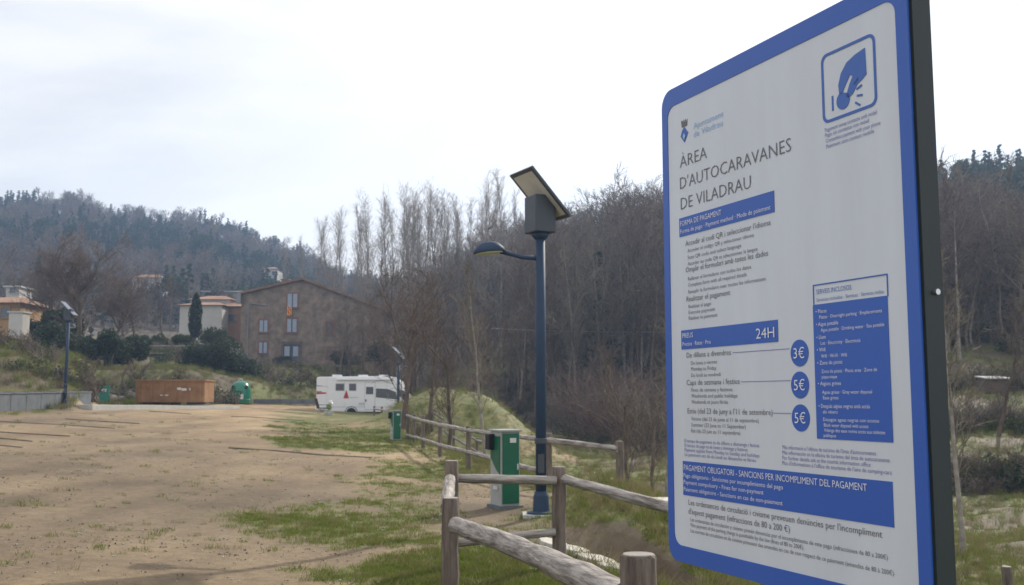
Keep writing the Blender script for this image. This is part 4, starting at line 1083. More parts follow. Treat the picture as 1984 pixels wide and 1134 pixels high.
    # lettering: (text, x, baseline, height of letters, right end or None)
    blocks = {
        ('town_name', 'ink_sky'): [("Ajuntament", .170, 1.252, .019, .317), ("de Viladrau", .170, 1.227, .019, .312)],
        ('title_lettering', 'ink_dark'): [("ÀREA", .095, 1.152, .037, .234), ("D'AUTOCARAVANES", .094, 1.088, .037, .600), ("DE VILADRAU", .096, 1.026, .037, .433)],
        ('heading_lettering', 'ink_white'): [("FORMA DE PAGAMENT", .094, .976, .016, .300), ("Forma de pago · Payment method · Mode de paiement", .094, .954, .013, .515),
            ("PREUS", .095, .645, .015, .150), ("Precios · Rates · Prix", .095, .622, .012, .238), ("24H", .441, .624, .028, .516),
            ("PAGAMENT OBLIGATORI - SANCIONS PER INCOMPLIMENT DEL PAGAMENT", .090, .264, .017, .823), ("Pago obligatorio - Sanciones por incumplimiento del pago", .088, .244, .012, .533),
            ("Payment compulsory - Fines for non-payment", .088, .225, .012, .455), ("Paiement obligatoire - Sanctions en cas de non-paiement", .088, .205, .012, .530)],
        ('price_lettering', 'ink_white'): [("3€", .588, .567, .027, .628), ("5€", .586, .489, .027, .626), ("5€", .585, .409, .027, .625)],
        ('instruction_lettering', 'ink_dark'): [("Accedir al codi QR i seleccionar l'idioma", .117, .914, .016, .511), ("Acceder al código QR y seleccionar idioma", .127, .894, .011, .440), ("Scan QR code and select language", .127, .874, .011, .385), ("Accéder au code QR et sélectionner la langue", .127, .855, .011, .455),
            ("Omplir el formulari amb totes les dades", .116, .836, .016, .497), ("Rellenar el formulario con todos los datos", .127, .811, .011, .425), ("Complete form with all required details", .127, .793, .011, .405), ("Remplir le formulaire avec toutes les informations", .127, .773, .011, .485),
            ("Realitzar el pagament", .117, .750, .016, .330), ("Realizar el pago", .127, .730, .011, .240), ("Execute payment", .127, .713, .011, .258), ("Réaliser le paiement", .127, .696, .011, .268)],
        ('season_lettering', 'ink_dark'): [("De dilluns a divendres", .112, .587, .016, .327), ("De lunes a viernes", .134, .566, .011, .262), ("Monday to Friday", .134, .549, .011, .258), ("Du lundi au vendredi", .134, .531, .011, .278),
            ("Caps de setmana i festius", .110, .508, .016, .363), ("Fines de semana y festivos", .132, .489, .011, .330), ("Weekends and public holidays", .132, .472, .011, .352), ("Weekends et jours fériés", .132, .455, .011, .308),
            ("Estiu (del 23 de juny a l'11 de setembre)", .112, .427, .016, .498), ("Verano (del 23 de junio al 11 de septiembre)", .130, .407, .011, .440), ("Summer (23 June to 11 September)", .130, .390, .011, .385), ("Été (du 23 juin au 11 septembre)", .129, .373, .011, .360)],
        ('small_print', 'ink_violet'): [("El temps de pagament és de dilluns a diumenge i festius", .093, .344, .010, .440), ("El tiempo de pago es de lunes a domingo y festivos", .093, .331, .010, .390), ("Payment applies from Monday to Sunday and holidays", .093, .318, .010, .440), ("Le paiement est dû du lundi au dimanche et fériés", .093, .305, .010, .425),
            ("Més informació a l'oficina de turisme de l'àrea d'autocaravanes", .533, .344, .010, .853), ("Más información en la oficina de turismo del área de autocaravanas", .532, .331, .010, .893), ("For further details ask at the tourist information office", .532, .318, .010, .835), ("Plus d'informations à l'office de tourisme de l'aire de camping-cars", .531, .305, .010, .897),
            ("Pagament sense contacte amb mòbil", .725, 1.105, .010, .895), ("Pago sin contacto con móvil", .725, 1.092, .010, .870), ("Contactless payment with your phone", .727, 1.078, .010, .905), ("Paiement sans contact mobile", .728, 1.064, .010, .885)],
        ('services_heading', 'ink_blue'): [("SERVEIS INCLOSOS", .676, .718, .012, .795), ("Servicios incluidos · Services · Services inclus", .676, .700, .009, .895)],
        ('services_lettering', 'ink_white'): [("• Places", .674, .672, .0095, .712), ("Plazas · Overnight parking · Emplacements", .686, .658, .0085, .890), ("• Aigua potable", .674, .641, .0095, .750), ("Agua potable · Drinking water · Eau potable", .690, .627, .0085, .895), ("• Llum", .674, .610, .0095, .706), ("Luz · Electricity · Électricité", .688, .596, .0085, .820),
            ("• Wifi", .674, .580, .0095, .704), ("Wifi · Wi-Fi · Wifi", .688, .565, .0085, .775), ("• Zona de pícnic", .674, .549, .0095, .760), ("Zona de picnic · Picnic area · Zone de", .688, .529, .0085, .868), ("pique-nique", .688, .516, .0085, .740),
            ("• Aigües grises", .674, .500, .0095, .752), ("Aguas grises · Grey water disposal", .688, .480, .0085, .850), ("Eaux grises", .690, .467, .0085, .742), ("• Desguàs aigües negres amb accés", .674, .447, .0095, .842), ("als vàters", .688, .434, .0085, .738), ("Desagüe aguas negras con acceso", .688, .416, .0085, .868), ("Black water disposal with access", .690, .403, .0085, .835), ("Vidange des eaux noires accès aux toilettes", .690, .391, .0085, .885), ("publiques", .688, .379, .0085, .730)],
        ('ordinance_lettering', 'ink_dark'): [("Les ordenances de circulació i civisme preveuen denúncies per l'incompliment", .108, .167, .0165, .862), ("d'aquest pagament (infraccions de 80 a 200 €)", .107, .142, .0165, .552),
            ("Las ordenanzas de circulación y civismo prevén denuncias por el incumplimiento de este pago (infracciones de 80 a 200€)", .117, .122, .011, .876), ("Non payment of the parking charge is punishable by the law (fines of 80 to 200€)", .117, .107, .011, .600), ("Les normes de circulation et de civisme prévoient des amendes en cas de non respect de ce paiement (amendes de 80 à 200€)", .116, .091, .011, .892)],
    }
    tmp = []
    for (nm, ink), rows in blocks.items():
        for row in rows:
            cu = bpy.data.curves.new('lettering', 'FONT'); cu.body = row[0]; cu.size = 1.0; cu.resolution_u = 2
            cu.offset = -.012 if nm == 'title_lettering' else -0.004
            ob = bpy.data.objects.new('lettering', cu); COL.objects.link(ob); tmp.append((nm, ink, row, ob))
    dg = bpy.context.evaluated_depsgraph_get(); dg.update()
    out = {}
    for nm, ink, (s, x0, z0, h, x1), ob in tmp:
        me = ob.evaluated_get(dg).to_mesh()
        v = np.zeros(len(me.vertices) * 3); me.vertices.foreach_get('co', v); v = v.reshape(-1, 3)
        f = [tuple(p.vertices) for p in me.polygons]
        sc = h / .72; wd = v[:, 0].max() - v[:, 0].min()
        sx = (x1 - x0) / wd if x1 else sc
        sx = min(max(sx, sc * .55), sc * 1.45)
        vs = [(x0 + (q[0] - v[:, 0].min()) * sx, yt if ink == 'ink_white' else yb, zb + z0 + q[1] * sc) for q in v]
        out[(nm, ink, len(out))] = MB().add(vs, f)
        ob.to_mesh_clear()
    for _, _, _, ob in tmp:
        cu = ob.data; bpy.data.objects.remove(ob); bpy.data.curves.remove(cu)
    for (nm, ink, _), mb in out.items(): mb.build(nm, M[ink], t)
board()

# ------------------------------------------------------------------ trees one can tell apart
def tree_proto(tc, mt, mc, nm):
    (tv, tf), (cv, cf) = tc
    return np_mesh('trunk', tv, tf, mt, True), np_mesh('crown', cv, cf, mc)
def place_tree(name, proto, p, s, rz, label, group, cat='tree', sz=None):
    t = thing(name, label, cat, p, rz, group); t.scale = (s, s, sz or s)
    link('trunk', proto[0], t); link('crown', proto[1], t); return t
poplars = [tree_proto(bare_tree(100 + i, 22, .17, .12, 62, .34, 5.4, .15, 5, 2, .0115, .42, .05), M['bark_grey'], M['bark_grey'], 'poplar') for i in range(5)]
broad = [tree_proto(bare_tree(200 + i, 11, .20, .16, 60, .85, 3.1, .05, 6, 4, .013, .5, .04, fork=4), M['bark_brown'], M['twig_red'], 'broad') for i in range(3)]
big = [tree_proto(bare_tree(250 + i, 9.5, .26, .16, 100, .95, 3.4, .045, 7, 5, .0145, .6, .04, fork=7), M['bark_brown'], M['twig_red'], 'big') for i in range(2)]
young = [tree_proto(bare_tree(300 + i, 9, .13, .18, 44, .62, 2.5, .08, 6, 3, .010, .35, .05, fork=1), M['bark_brown'], M['twig_red'], 'young') for i in range(3)]
wood = [tree_proto(bare_tree(400 + i, 15, .16, .22, 44, .68, 3.6, .07, 5, 3, .017, .7, .05, fork=2 if i % 2 else 0), M['bark_brown'], M['twig_tan' if i % 2 else 'twig_red'], 'wood') for i in range(5)]
pale = [tree_proto(bare_tree(450 + i, 15, .15, .25, 40, .5, 3.4, .09, 5, 3, .017, .35, .06), M['bark_grey'], M['twig_tan'], 'pale') for i in range(2)]
def shrub(seed, H, n, mt):
    rg = np.random.RandomState(seed); cr = Tri()
    for k in range(n):
        a = rg.uniform(0, 2 * math.pi); d = np.array([math.cos(a) * .55, math.sin(a) * .55, 1.0]); d /= np.linalg.norm(d)
        Q, _ = grow(rg, (rg.normal(0, .25), rg.normal(0, .25), -.15), d, H * rg.uniform(.6, 1.1), 5, .13, .03); cr.tube(Q, np.linspace(.03, .012, 6), 4)
        for j in range(9):
            p2, d2 = along(Q, rg.uniform(.15, 1)); Q2, _ = grow(rg, p2, side_dir(rg, d2, rg.uniform(.4, .9)), H * .32 * rg.uniform(.5, 1.2), 3, .15, .05); cr.tube(Q2, np.linspace(.014, .008, 4), 3)
            for i in range(4):
                p3, d3 = along(Q2, rg.uniform(.1, 1)); Q3, _ = grow(rg, p3, side_dir(rg, d3, rg.uniform(.4, 1.0)), H * .17 * rg.uniform(.5, 1.2), 2, .15, .05); cr.tube(Q3, np.linspace(.009, .006, 3), 3)
    v, f = cr.get(); return np_mesh('branches', v, f, mt)
shrubs = [shrub(500, 4.2, 20, M['twig_red']), shrub(501, 3.6, 22, M['twig_warm']), shrub(502, 3.0, 18, M['twig_tan'])]

rp = random.Random(12)
# poplars: (picture column, row of the top, distance)
POPLARS = [(612, 425, 150), (634, 412, 148), (652, 430, 150), (676, 408, 138), (700, 400, 140), (722, 384, 132), (742, 376, 128), (756, 390, 134), (768, 372, 124), (784, 366, 128), (797, 384, 132), (811, 366, 122), (826, 360, 126), (838, 384, 130), (850, 374, 124),
                  (866, 378, 132), (884, 402, 128), (902, 420, 130), (921, 350, 122), (936, 398, 128), (952, 410, 130), (972, 332, 118), (984, 380, 124), (580, 468, 160), (548, 476, 165), (690, 424, 145), (712, 418, 146), (733, 402, 140), (762, 396, 142), (790, 400, 144), (818, 396, 140), (845, 398, 142), (872, 392, 138), (893, 384, 126), (912, 392, 140), (944, 372, 135), (962, 366, 130)]
POP_X = [q[0] for q in POPLARS]
ORD = ['first', 'second', 'third', 'fourth', 'fifth', 'sixth', 'seventh', 'eighth', 'ninth', 'tenth', 'eleventh', 'twelfth']
for px, py, Y in POPLARS:
    x = (px - 992) / FPX * Y; z = gz(x, Y); top = at(px, py, Y).z; h = top - z
    zone = 'behind the farmhouse roof' if px < 690 else ('in the dense clump behind the motorhome' if px < 890 else 'left of the tall lamp panel')
    lab = 'tall slender bare poplar ' + zone
    if px < 690: lab = '%s bare poplar from the left among those behind the farmhouse roof' % ORD[sorted(q for q in POP_X if q < 690).index(px)]
    if px >= 890: lab = '%s bare poplar from the left among those left of the lamp panel' % ORD[sorted(q for q in POP_X if q >= 890).index(px)]
    place_tree('poplar_tree', rp.choice(poplars), (x, Y, z), h * .94 / 22.0, rp.uniform(0, 6.28), lab, 'bare poplars ' + zone)
# trees along the fence and the mound
for px, Y, h, pr, lab in [(783, 44, 7.6, broad[1], 'thick-trunked bare tree in front of the motorhome cab'), (832, 46, 6.8, young[0], 'bare reddish young tree just right of the motorhome'), (869, 41.5, 6.6, young[1], 'bare reddish young tree on the near side of the mound'),
                          (943, 36, 7.2, pale[0], 'slender pale bare tree between the mound and the near cabinet'), (905, 62, 6.5, young[2], 'bare young tree standing behind the mound crest'), (700, 95, 9, young[0], 'bare reddish tree in front of the right end of the farmhouse'), (735, 92, 9.5, broad[2], 'bare bushy tree above the motorhome roof'), (660, 98, 7, young[2], 'thin bare tree against the farmhouse wall'), (765, 84, 9.5, broad[0], 'bare reddish tree behind the roof of the motorhome cab'), (808, 76, 9.0, broad[1], 'bare reddish tree behind the mound nearest the motorhome'), (850, 80, 9.5, broad[2], 'bare reddish tree behind the middle of the mound'), (888, 74, 8.5, broad[0], 'bare tree behind the right slope of the mound'), (930, 70, 8.5, young[1], 'bare tree in the hollow right of the mound'), (970, 76, 10, broad[1], 'bare tree behind the near green cabinet'), (680, 104, 8.0, broad[1], 'bare bushy tree covering the right half of the farmhouse')]:
    x = (px - 992) / FPX * Y; z = gz(x, Y)
    H0 = 11 if pr in broad else (15 if pr in pale else 9)
    place_tree('bare_tree', pr, (x, Y, z), h / H0, rp.uniform(0, 6.28), lab, 'bare trees around the lot')
for px, py, Y, h, lab, pr in [(160, 700, 82, 9.6, 'big spreading bare reddish tree behind the left solar lamps', big[0]), (215, 690, 90, 7.8, 'bare reddish tree just right of the big spreading tree', big[1]), (105, 690, 96, 8.0, 'bare reddish tree just left of the big spreading tree', big[1]),
                              (262, 680, 104, 7.5, 'bare bushy tree left of the white village houses', broad[1]), (312, 672, 112, 7.0, 'low bare tree beside the white house and cypress', broad[0]), (238, 640, 125, 8.5, 'bare tree on the slope above the garden terrace', broad[2])]:
    x = (px - 992) / FPX * Y; z = gz(x, Y)
    place_tree('bare_tree', pr, (x, Y, z), h / 10.2, rp.uniform(0, 6.28), lab, 'bare trees on the left terraces')
# meadow saplings and right-hand trunks
for px, Y, h, pr, lab in [(1219, 30, 4.5, young[0], 'thin bare sapling in the meadow behind the fence corner'), (1263, 32, 4.2, young[1], 'thin bare sapling in the meadow left of the board'), (1284, 27, 6.5, pale[1], 'dark-trunked bare tree touching the left edge of the board'),
                          (1848, 19.5, 5.8, pale[1], 'slender bare tree right beside the dark board edge'), (1978, 40, 7.5, pale[0], 'slender bare tree at the right edge beyond the meadow'), (1925, 41, 6, young[1], 'bare tree on the terrace right of the board')]:
    x = (px - 992) / FPX * Y; z = gz(x, Y); H0 = 15 if pr in pale else 9
    place_tree('bare_tree', pr, (x, Y, z), h / H0, rp.uniform(0, 6.28), lab, 'bare trees in the meadow')
# edge of the wood
for i in range(46):
    px = 985 + i * 7.0 + rp.uniform(-6, 6) if i < 40 else rp.uniform(1825, 1990)
    Y = rp.uniform(84, 104) if px < 1300 else rp.uniform(64, 84)
    x = (px - 992) / FPX * Y; z = gz(x, Y)
    pr = rp.choice(wood + pale)
    zone = 'at the wood edge between lamp pole and board' if 1050 < px < 1300 else ('at the wood edge left of the lamp pole' if px <= 1050 else 'at the wood edge right of the board')
    place_tree('wood_edge_tree', pr, (x, Y, z), rp.uniform(.75, 1.1) if px < 1300 else rp.uniform(.45, .65), rp.uniform(0, 6.28), 'bare grey-brown tree ' + zone, 'bare trees ' + zone)
for px, py, Y, h, mi, lab in [(1120, 830, 70, 5.5, 0, 'brown leafless thicket shrub just right of the lamp pole'), (1165, 832, 66, 5.2, 1, 'warm brown bare shrub at the foot of the wood'), (1205, 838, 62, 5.5, 1, 'warm brown bare shrub between lamp and board'), (1240, 846, 56, 5.4, 0, 'brown bare shrub behind the meadow saplings'), (1275, 850, 52, 5.0, 2, 'tan bare shrub beside the left edge of the board'), (1090, 815, 78, 4.2, 2, 'low tan shrub above the dirt path'),
                              (1860, 800, 35, 1.3, 2, 'tan scrub bush on the lowest terrace right of the board'), (1905, 850, 34.5, 1.3, 0, 'brown scrub bush above the meadow edge at right'), (1960, 850, 35, 1.4, 0, 'brown scrub bush on the lowest terrace at the right edge'), (1880, 760, 43.5, 1.5, 0, 'dark bare bush on the middle terrace right of the board'), (1950, 760, 43.5, 1.5, 2, 'tan bare bush on the middle terrace at the right edge'), (820, 800, 40, 1.8, 0, 'small reddish bare shrub behind the winding fence')]:
    x = (px - 992) / FPX * Y; z = gz(x, Y)
    t = thing('bare_shrub', lab, 'shrub', (x, Y, z), rp.uniform(0, 6.28), 'bare shrubs'); s = h / (4.4, 3.8, 3.2)[mi]; t.scale = (s, s, s * .9)
    link('branches', shrubs[mi], t)
# evergreens
cyp = tree_proto(cypress(1, 5.6, 1.45, 5200, .12), M['bark_brown'], M['leaf_dark'], 'cypress')
Y = 100.0; x = (377 - 992) / FPX * Y; z = at(377, 657, Y).z
place_tree('cypress_tree', cyp, (x, Y, z), 4.7 / 5.6, 0, 'dark narrow cypress in front of the white village house', None)
def bush(name, label, px, py, Y, rx, ry, h, m, n, size, seed, group=None):
    p = at(px, py, Y)
    t = thing(name, label, 'bush', p, 0, group)
    v, f = round_crown(seed, rx, ry, h, n, size); o = link('foliage', np_mesh('foliage', v, f, m), t)
    tr = Tri(); rg = np.random.RandomState(seed)
    for k in range(5):
        Q, _ = grow(rg, (rg.normal(0, rx * .15), rg.normal(0, ry * .1), -.5), (rg.normal(0, .4), rg.normal(0, .4), 1), h * .8, 4, .1, .05); tr.tube(Q, np.linspace(.09, .03, 5), 5)
    v, f = tr.get(); link('stem', np_mesh('stem', v, f, M['bark_brown']), t)
    return t
bush('evergreen_bush', 'big dark evergreen bush left of the stone farmhouse', 415, 716, 84, 3.0, 2.2, 2.9, M['leaf_dark'], 12000, .11, 21)
bush('evergreen_bush', 'lower dark evergreen bush trailing towards the farmhouse corner', 468, 726, 86, 1.9, 1.5, 1.5, M['leaf_dark'], 6000, .11, 22)
bush('evergreen_bush', 'dark olive bush beside the cypress foot', 412, 664, 112, 2.0, 1.5, 1.9, M['leaf_mid'], 3500, .12, 23)
bush('evergreen_bush', 'dark shrub at the foot of the farmhouse wall under the door', 545, 704, 118, 1.7, 1, .9, M['leaf_dark'], 2500, .1, 24)
bush('evergreen_bush', 'dark rounded bush against the right half of the farmhouse', 668, 706, 116, 2.6, 1.4, 1.7, M['leaf_dark'], 4500, .11, 25)
bush('evergreen_bush', 'dark bush at the right corner of the farmhouse', 735, 700, 112, 2.2, 1.5, 3.0, M['leaf_dark'], 4500, .11, 26)
for i, (px, py, Y, rx, h, lab) in enumerate([(95, 660, 78, 2.8, 1.9, 'dark hedge bush right of the pale wall pier'), (150, 664, 76, 2.8, 2.0, 'dark hedge bush behind the bright solar lamp'), (205, 668, 78, 2.6, 1.9, 'dark hedge bush beside the smaller solar lamp'), (250, 676, 82, 2.0, 1.6, 'dark olive hedge bush at the terrace end'), (120, 625, 86, 2.6, 2.6, 'tall dark evergreen behind the left hedge'), (75, 630, 92, 2.4, 2.2, 'dark evergreen beside the ochre house')]):
    bush('hedge_bush', lab, px, py + 28, Y, rx, 1.5, h + .8, M['leaf_dark'], 5500, .12, 40 + i, 'dark hedge on the left terrace')
for i, (px, py, Y, rx, h, lab) in enumerate([(285, 668, 104, 3.2, 1.4, 'clipped olive green hedge behind the garden terrace'), (345, 668, 104, 2.2, 1.2, 'low olive green hedge left of the cypress'), (430, 668, 112, 2.0, 1.0, 'olive shrub under the terracotta house')]):
    bush('garden_hedge', lab, px, py, Y, rx, 1.0, h, M['leaf_mid'], 4000, .11, 60 + i, 'garden hedges')
# garden terrace bits
for px, py, Y, w, h, lab in [(330, 683, 97, 4.2, 1.2, 'low old brick garden wall above the terrace'), (228, 690, 92, 1.6, .9, 'short stone garden wall beside the hedge end')]:
    p = at(px, py + 12, Y); t = thing('garden_wall', lab, 'wall', p)
    MB().box((0, .2, h / 2 - .2), (w, .35, h + .4)).build('wall', M['stone'], t); MB().box((0, .2, h + .04), (w + .1, .45, .08)).build('coping', M['concrete'], t)
p = at(303, 700, 93); t = thing('garden_table', 'pale garden table on the grass terrace', 'table', p)
MB().box((0, 0, .72), (1.5, .8, .06)).build('table_top', M['concrete'], t)
for x in (-.6, .6):
    for y in (-.3, .3): MB().tube([(x, y, -.2), (x, y, .7)], .04, 6).build('leg', M['timber'], t)
p = at(243, 690, 88); t = thing('white_post', 'white garden post with crossbar beside the hedge', 'post', p)
MB().tube([(0, 0, -.3), (0, 0, 1.2)], .05, 6).build('post', M['cab_white'], t); MB().box((.2, 0, 1.0), (.5, .05, .07)).build('crossbar', M['cab_white'], t)
# small pale shed on the right-hand terrace
p = at(1935, 764, 50); t = thing('garden_shed', 'small whitish shelter half hidden on the right-hand terrace', 'shed', p)
MB().box((0, .6, .35), (1.1, 1.0, .9)).build('wall', M['bark_brown'], t); MB().box((0, .5, .84), (1.3, 1.3, .05), rot=Matrix.Rotation(R(6), 3, 'X')).build('roof', M['plaster_white'], t)
# overhead cable
a = at(846, 630, 90); b = at(1420, 640, 90); pts = []
for i in range(21):
    q = a.lerp(b, i / 20); q.z -= .9 * (1 - (2 * i / 20 - 1) ** 2) * .4; pts.append(q)
o = MB().tube(pts, .018, 5).build('overhead_cable', M['rim']); tag(o, 'thin overhead cable crossing in front of the wood', 'cable')

# ------------------------------------------------------------------ woods, scrub, grass (masses)
rn = np.random.RandomState(77)
def proto_mesh(tc, mt, mc, nm): return joined(tc, [mt, mc], nm)
con_far = [proto_mesh(conifer(600 + i, 11, 4.6, 620, .36, .12, .3, .85), M['bark_brown'], M['needle'], 'conifer') for i in range(3)]
pine_far = []
for i in range(2):
    v, f = round_crown(640 + i, 2.6, 2.6, 3.6, 700, .34, 9); v = v + np.array([0, 0, 6.2]); tr = Tri(); tr.tube([(0, 0, -.4), (.2, 0, 4), (0, .1, 8.2)], [.17, .13, .06], 5)
    pine_far.append(proto_mesh((tr.get(), (v, f)), M['bark_brown'], M['needle'], 'pine'))
bare_far = [proto_mesh(bare_tree(660 + i, 10, .14, .2, 26, .7, 3.0, .06, 5, 3, .04, .5, .04, fork=2), M['bark_brown'], M['twig_red' if i != 1 else 'twig_tan'], 'bare') for i in range(3)]
wood_m = [proto_mesh(bare_tree(700 + i, 13, .15, .2, 40, .75, 3.4, .06, 5, 3, .022, .75, .05, fork=2 if i != 2 else 0), M['bark_brown' if i % 2 else 'bark_grey'], M['twig_red' if i < 3 else 'twig_tan'], 'wood') for i in range(5)]
def spread(n, ulo, uhi, ylo, yhi, pw=1.0):
    u = rn.uniform(ulo, uhi, n); y = np.exp(rn.uniform(math.log(ylo), math.log(yhi), n)) if pw == 1 else ylo + (yhi - ylo) * rn.rand(n) ** pw
    x = u * y; return x, y, ground_z(x, y)
# left hill: conifers with patches of bare trees
x, y, z = spread(3400, -.85, -.06, 170, 450, .7)
pat = fbm(x, y, 45, 3); con = (pat + (z > 58) * .10 + rn.normal(0, .06, len(x))) > .47
prot = con_far + pine_far + bare_far
idx = np.where(con, np.where(rn.rand(len(x)) < .72, rn.randint(0, 3, len(x)), rn.randint(3, 5, len(x))), rn.randint(5, 8, len(x)))
keep = (z > 13)
scatter('hill_forest', prot, np.stack([x, y, z], -1)[keep], rn.uniform(0, 6.28, keep.sum()), rn.uniform(.7, 1.15, keep.sum()), idx[keep], 'hazy conifer forest with bare patches covering the left hill', 'forest')
# far middle ridge and right hill: bare wood with some conifers
x, y, z = spread(1700, -.10, .60, 88, 330, 1.3)
u = x / y; lo = np.interp(u, [-.1, 0, .08, .15, .29, .47, .6], [150, 108, 98, 90, 74, 66, 64])
keep = (y > lo)
x2, y2, z2 = spread(520, .30, .62, 62, 190, 1.0); x = np.r_[x, x2]; y = np.r_[y, y2]; z = np.r_[z, z2]; u = x / y; keep = np.r_[keep, np.ones(len(x2), bool)]
pat = fbm(x + 300, y, 30, 3) + .10 * ((u > .3) & (z > 13)) + .10 * ((u > .36) & (z > 15)); con = (pat + rn.normal(0, .08, len(x)) + (z > 20) * .08) > .55
prot = wood_m + con_far + pine_far
idx = np.where(con, rn.randint(5, 10, len(x)), rn.randint(0, 5, len(x)))
scatter('wood', prot, np.stack([x, y, z], -1)[keep], rn.uniform(0, 6.28, keep.sum()), (rn.uniform(.65, 1.1, len(x)) * (1 - .28 * sstep(.2, .35, u)))[keep], idx[keep], 'dense brown leafless wood with a few conifers on the right hill', 'wood')
# scrub and brambles
scr = []
for i in range(3):
    v, f = round_crown(800 + i, .9, .9, .8, 420, .07, 9); scr.append(np_mesh('scrub', v, f, (M['leaf_olive'], M['leaf_dark'], M['leaf_mid'])[i]))
scr.append(shrub(803, 1.2, 9, M['twig_red'])); scr.append(shrub(804, 1.1, 9, M['twig_tan']))
P = []
def scrub_at(ulo, uhi, ylo, yhi, n):
    x, y, z = spread(n, ulo, uhi, ylo, yhi, .99); P.append(np.stack([x, y, z], -1))
scrub_at(.40, .62, 33, 35.2, 85); scrub_at(.40, .62, 41.8, 43.8, 80); scrub_at(.38, .62, 50.8, 53.5, 80); scrub_at(.38, .62, 64, 78, 140)
scrub_at(.05, .40, 60, 92, 330); scrub_at(-.06, .1, 84, 112, 200); scrub_at(-.52, -.42, 52, 60, 26); scrub_at(-.43, -.28, 67.5, 71, 36); scrub_at(-.42, -.28, 88, 110, 80); scrub_at(-.28, -.1, 84, 112, 90)
P = np.concatenate(P); S_ = rn.uniform(.5, 1.35, len(P)) * np.where((P[:, 0] / P[:, 1] > .38) & (P[:, 1] < 58), .75, 1)
scatter('scrub', scr, P, rn.uniform(0, 6.28, len(P)), S_, rn.randint(0, 5, len(P)), 'low scrub and brambles on the terraces and wood edge', 'scrub')
# grass: short and green, and long and dry
tg = [np_mesh('tuft', *tuft(900 + i, 26, .075, .10, .0035), M['grass']) for i in range(4)] + [np_mesh('tuft', *tuft(910 + i, 16, .09, .10, .003), M['grass_dry']) for i in range(2)]
n = 90000
u = rn.uniform(-.56, .56, n); y = np.exp(rn.uniform(math.log(3.2), math.log(48), n)); x = u * y + rn.uniform(-.5, .5, n)
g = grass_cover(x, y); keep = rn.rand(n) < np.clip((g - .40) * 2.6, 0, 1) * .95 + .035 * (fbm(x, y, .9, 2) > .5)
gx = (x - 1.42) * .94 + (y - 11.2) * .33; gy = -(x - 1.42) * .33 + (y - 11.2) * .94
keep &= ~((np.abs(gx) < .8) & (np.abs(gy) < 2.15) & (rn.rand(n) < .92))
x, y = x[keep], y[keep]; idx = np.where(rn.rand(len(x)) < .74, rn.randint(0, 4, len(x)), rn.randint(4, 6, len(x)))
scatter('grass', tg, np.stack([x, y, ground_z(x, y)], -1), rn.uniform(0, 6.28, len(x)), rn.uniform(.45, 1.2, len(x)) * (1 + .5 * sstep(15, 40, y)), idx, 'short patchy green grass growing on the lot and along the fence', 'grass')
td = [np_mesh('tuft', *tuft(920 + i, 30, .30, .13, .0035), (M['grass_dry'], M['grass_dry'], M['grass'], M['leaf_olive'])[i]) for i in range(4)]
n = 30000
u = rn.uniform(-.12, .62, n); y = np.exp(rn.uniform(math.log(3.0), math.log(70), n)); x = u * y + rn.uniform(-.3, .3, n)
d = x - edge_x(y)
keep = (d > -.25) & (rn.rand(n) < .35 + .65 * fbm(x, y, 1.8, 3) * sstep(-.2, .8, d))
gx = (x - 1.42) * .94 + (y - 11.2) * .33; gy = -(x - 1.42) * .33 + (y - 11.2) * .94
keep &= ~((np.abs(gx) < .8) & (np.abs(gy) < 2.15) & (rn.rand(n) < .9))
x, y = x[keep], y[keep]
scatter('dry_grass', td, np.stack([x, y, ground_z(x, y)], -1), rn.uniform(0, 6.28, len(x)), rn.uniform(.3, 1.0, len(x)) * (1 + .6 * sstep(20, 50, y)), rn.choice(4, len(x), p=[.36, .24, .3, .1]), 'long rough winter grass on the bank and meadow beyond the fence', 'grass')
n = 12000
u = rn.uniform(-.56, -.08, n); y = rn.uniform(46, 118, n); x = u * y; st = np.interp(u, _PU, _PS)
keep = (y > st - 1) & (rn.rand(n) < .3 + .9 * fbm(x, y, 3.5, 3)); x, y = x[keep], y[keep]
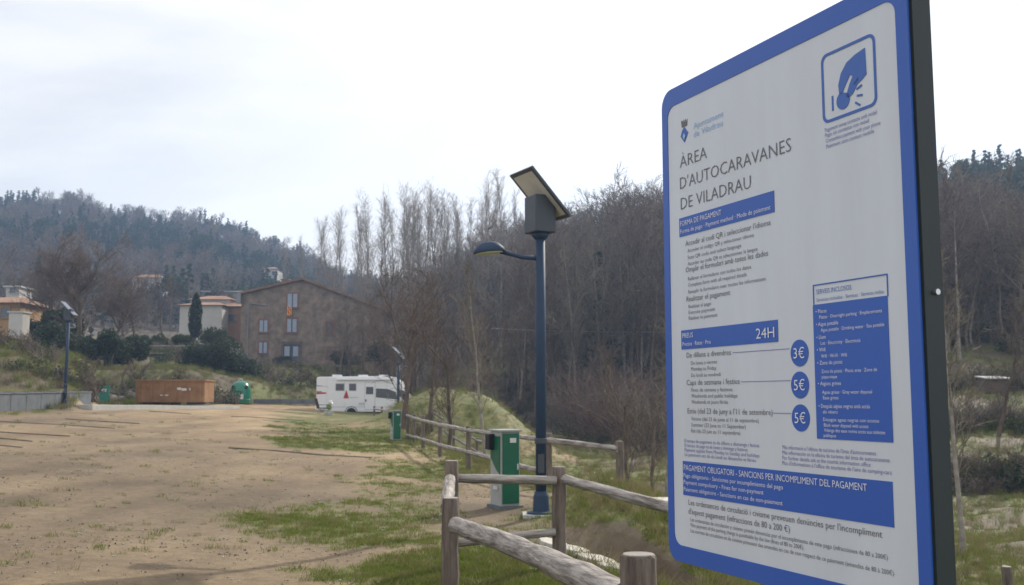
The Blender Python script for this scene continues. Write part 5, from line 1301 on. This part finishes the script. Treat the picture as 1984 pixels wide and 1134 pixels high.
scatter('terrace_grass', td, np.stack([x, y, ground_z(x, y)], -1), rn.uniform(0, 6.28, len(x)), rn.uniform(.9, 2.2, len(x)), rn.choice(4, len(x), p=[.22, .16, .4, .22]), 'rough grass on the banks and terraces behind the lot', 'grass')
# pebbles and dead leaves on the sand
pb = []
for i in range(4):
    bm = bmesh.new(); bmesh.ops.create_icosphere(bm, subdivisions=1, radius=.02); rr = random.Random(i)
    for v in bm.verts: v.co = Vector((v.co.x * rr.uniform(.8, 1.3), v.co.y * rr.uniform(.8, 1.3), v.co.z * .6))
    me = bpy.data.meshes.new('pebble'); bm.to_mesh(me); bm.free(); me.materials.append(M['pebble'] if i < 2 else M['rock']); pb.append(me)
pb += [np_mesh('leaf', *leaf_tris(np.random.RandomState(i), np.random.RandomState(i).normal(0, .03, (3, 3)) * np.array([1, 1, .2]) + np.array([0, 0, .012]), .022, .8), M['leaf_litter']) for i in range(3)]
n = 7500
u = rn.uniform(-.56, .1, n); y = np.exp(rn.uniform(math.log(5), math.log(26), n)); x = u * y
keep = rn.rand(n) < .25 + .75 * sstep(.45, .6, fbm(x, y, 1.6, 3)); x, y = x[keep], y[keep]
scatter('gravel', pb, np.stack([x, y, ground_z(x, y) + .004], -1), rn.uniform(0, 6.28, len(x)), rn.uniform(.18, .8, len(x)), rn.choice(7, len(x), p=[.13, .12, .15, .12, .16, .16, .16]), 'scattered pebbles and dead leaves on the sandy lot', 'gravel')

# ------------------------------------------------------------------ air
hz = MB(); hz.box((0, 225, 55), (1440, 900, 150))
me = bpy.data.meshes.new('haze'); me.from_pydata(hz.v, [], hz.f); me.update()
hm = bpy.data.materials.new('hazy_air'); hm.use_nodes = True
for n_ in list(hm.node_tree.nodes): hm.node_tree.nodes.remove(n_)
ho = hm.node_tree.nodes.new('ShaderNodeOutputMaterial'); hv = hm.node_tree.nodes.new('ShaderNodeVolumePrincipled')
hv.inputs['Color'].default_value = (.46, .66, 1.0, 1); hv.inputs['Density'].default_value = .0006; hv.inputs['Anisotropy'].default_value = .4
hm.node_tree.links.new(hv.outputs[0], ho.inputs['Volume'])
me.materials.append(hm); o = link('haze', me); o['kind'] = 'stuff'; tag(o, 'thin pale haze in the valley air', 'haze')
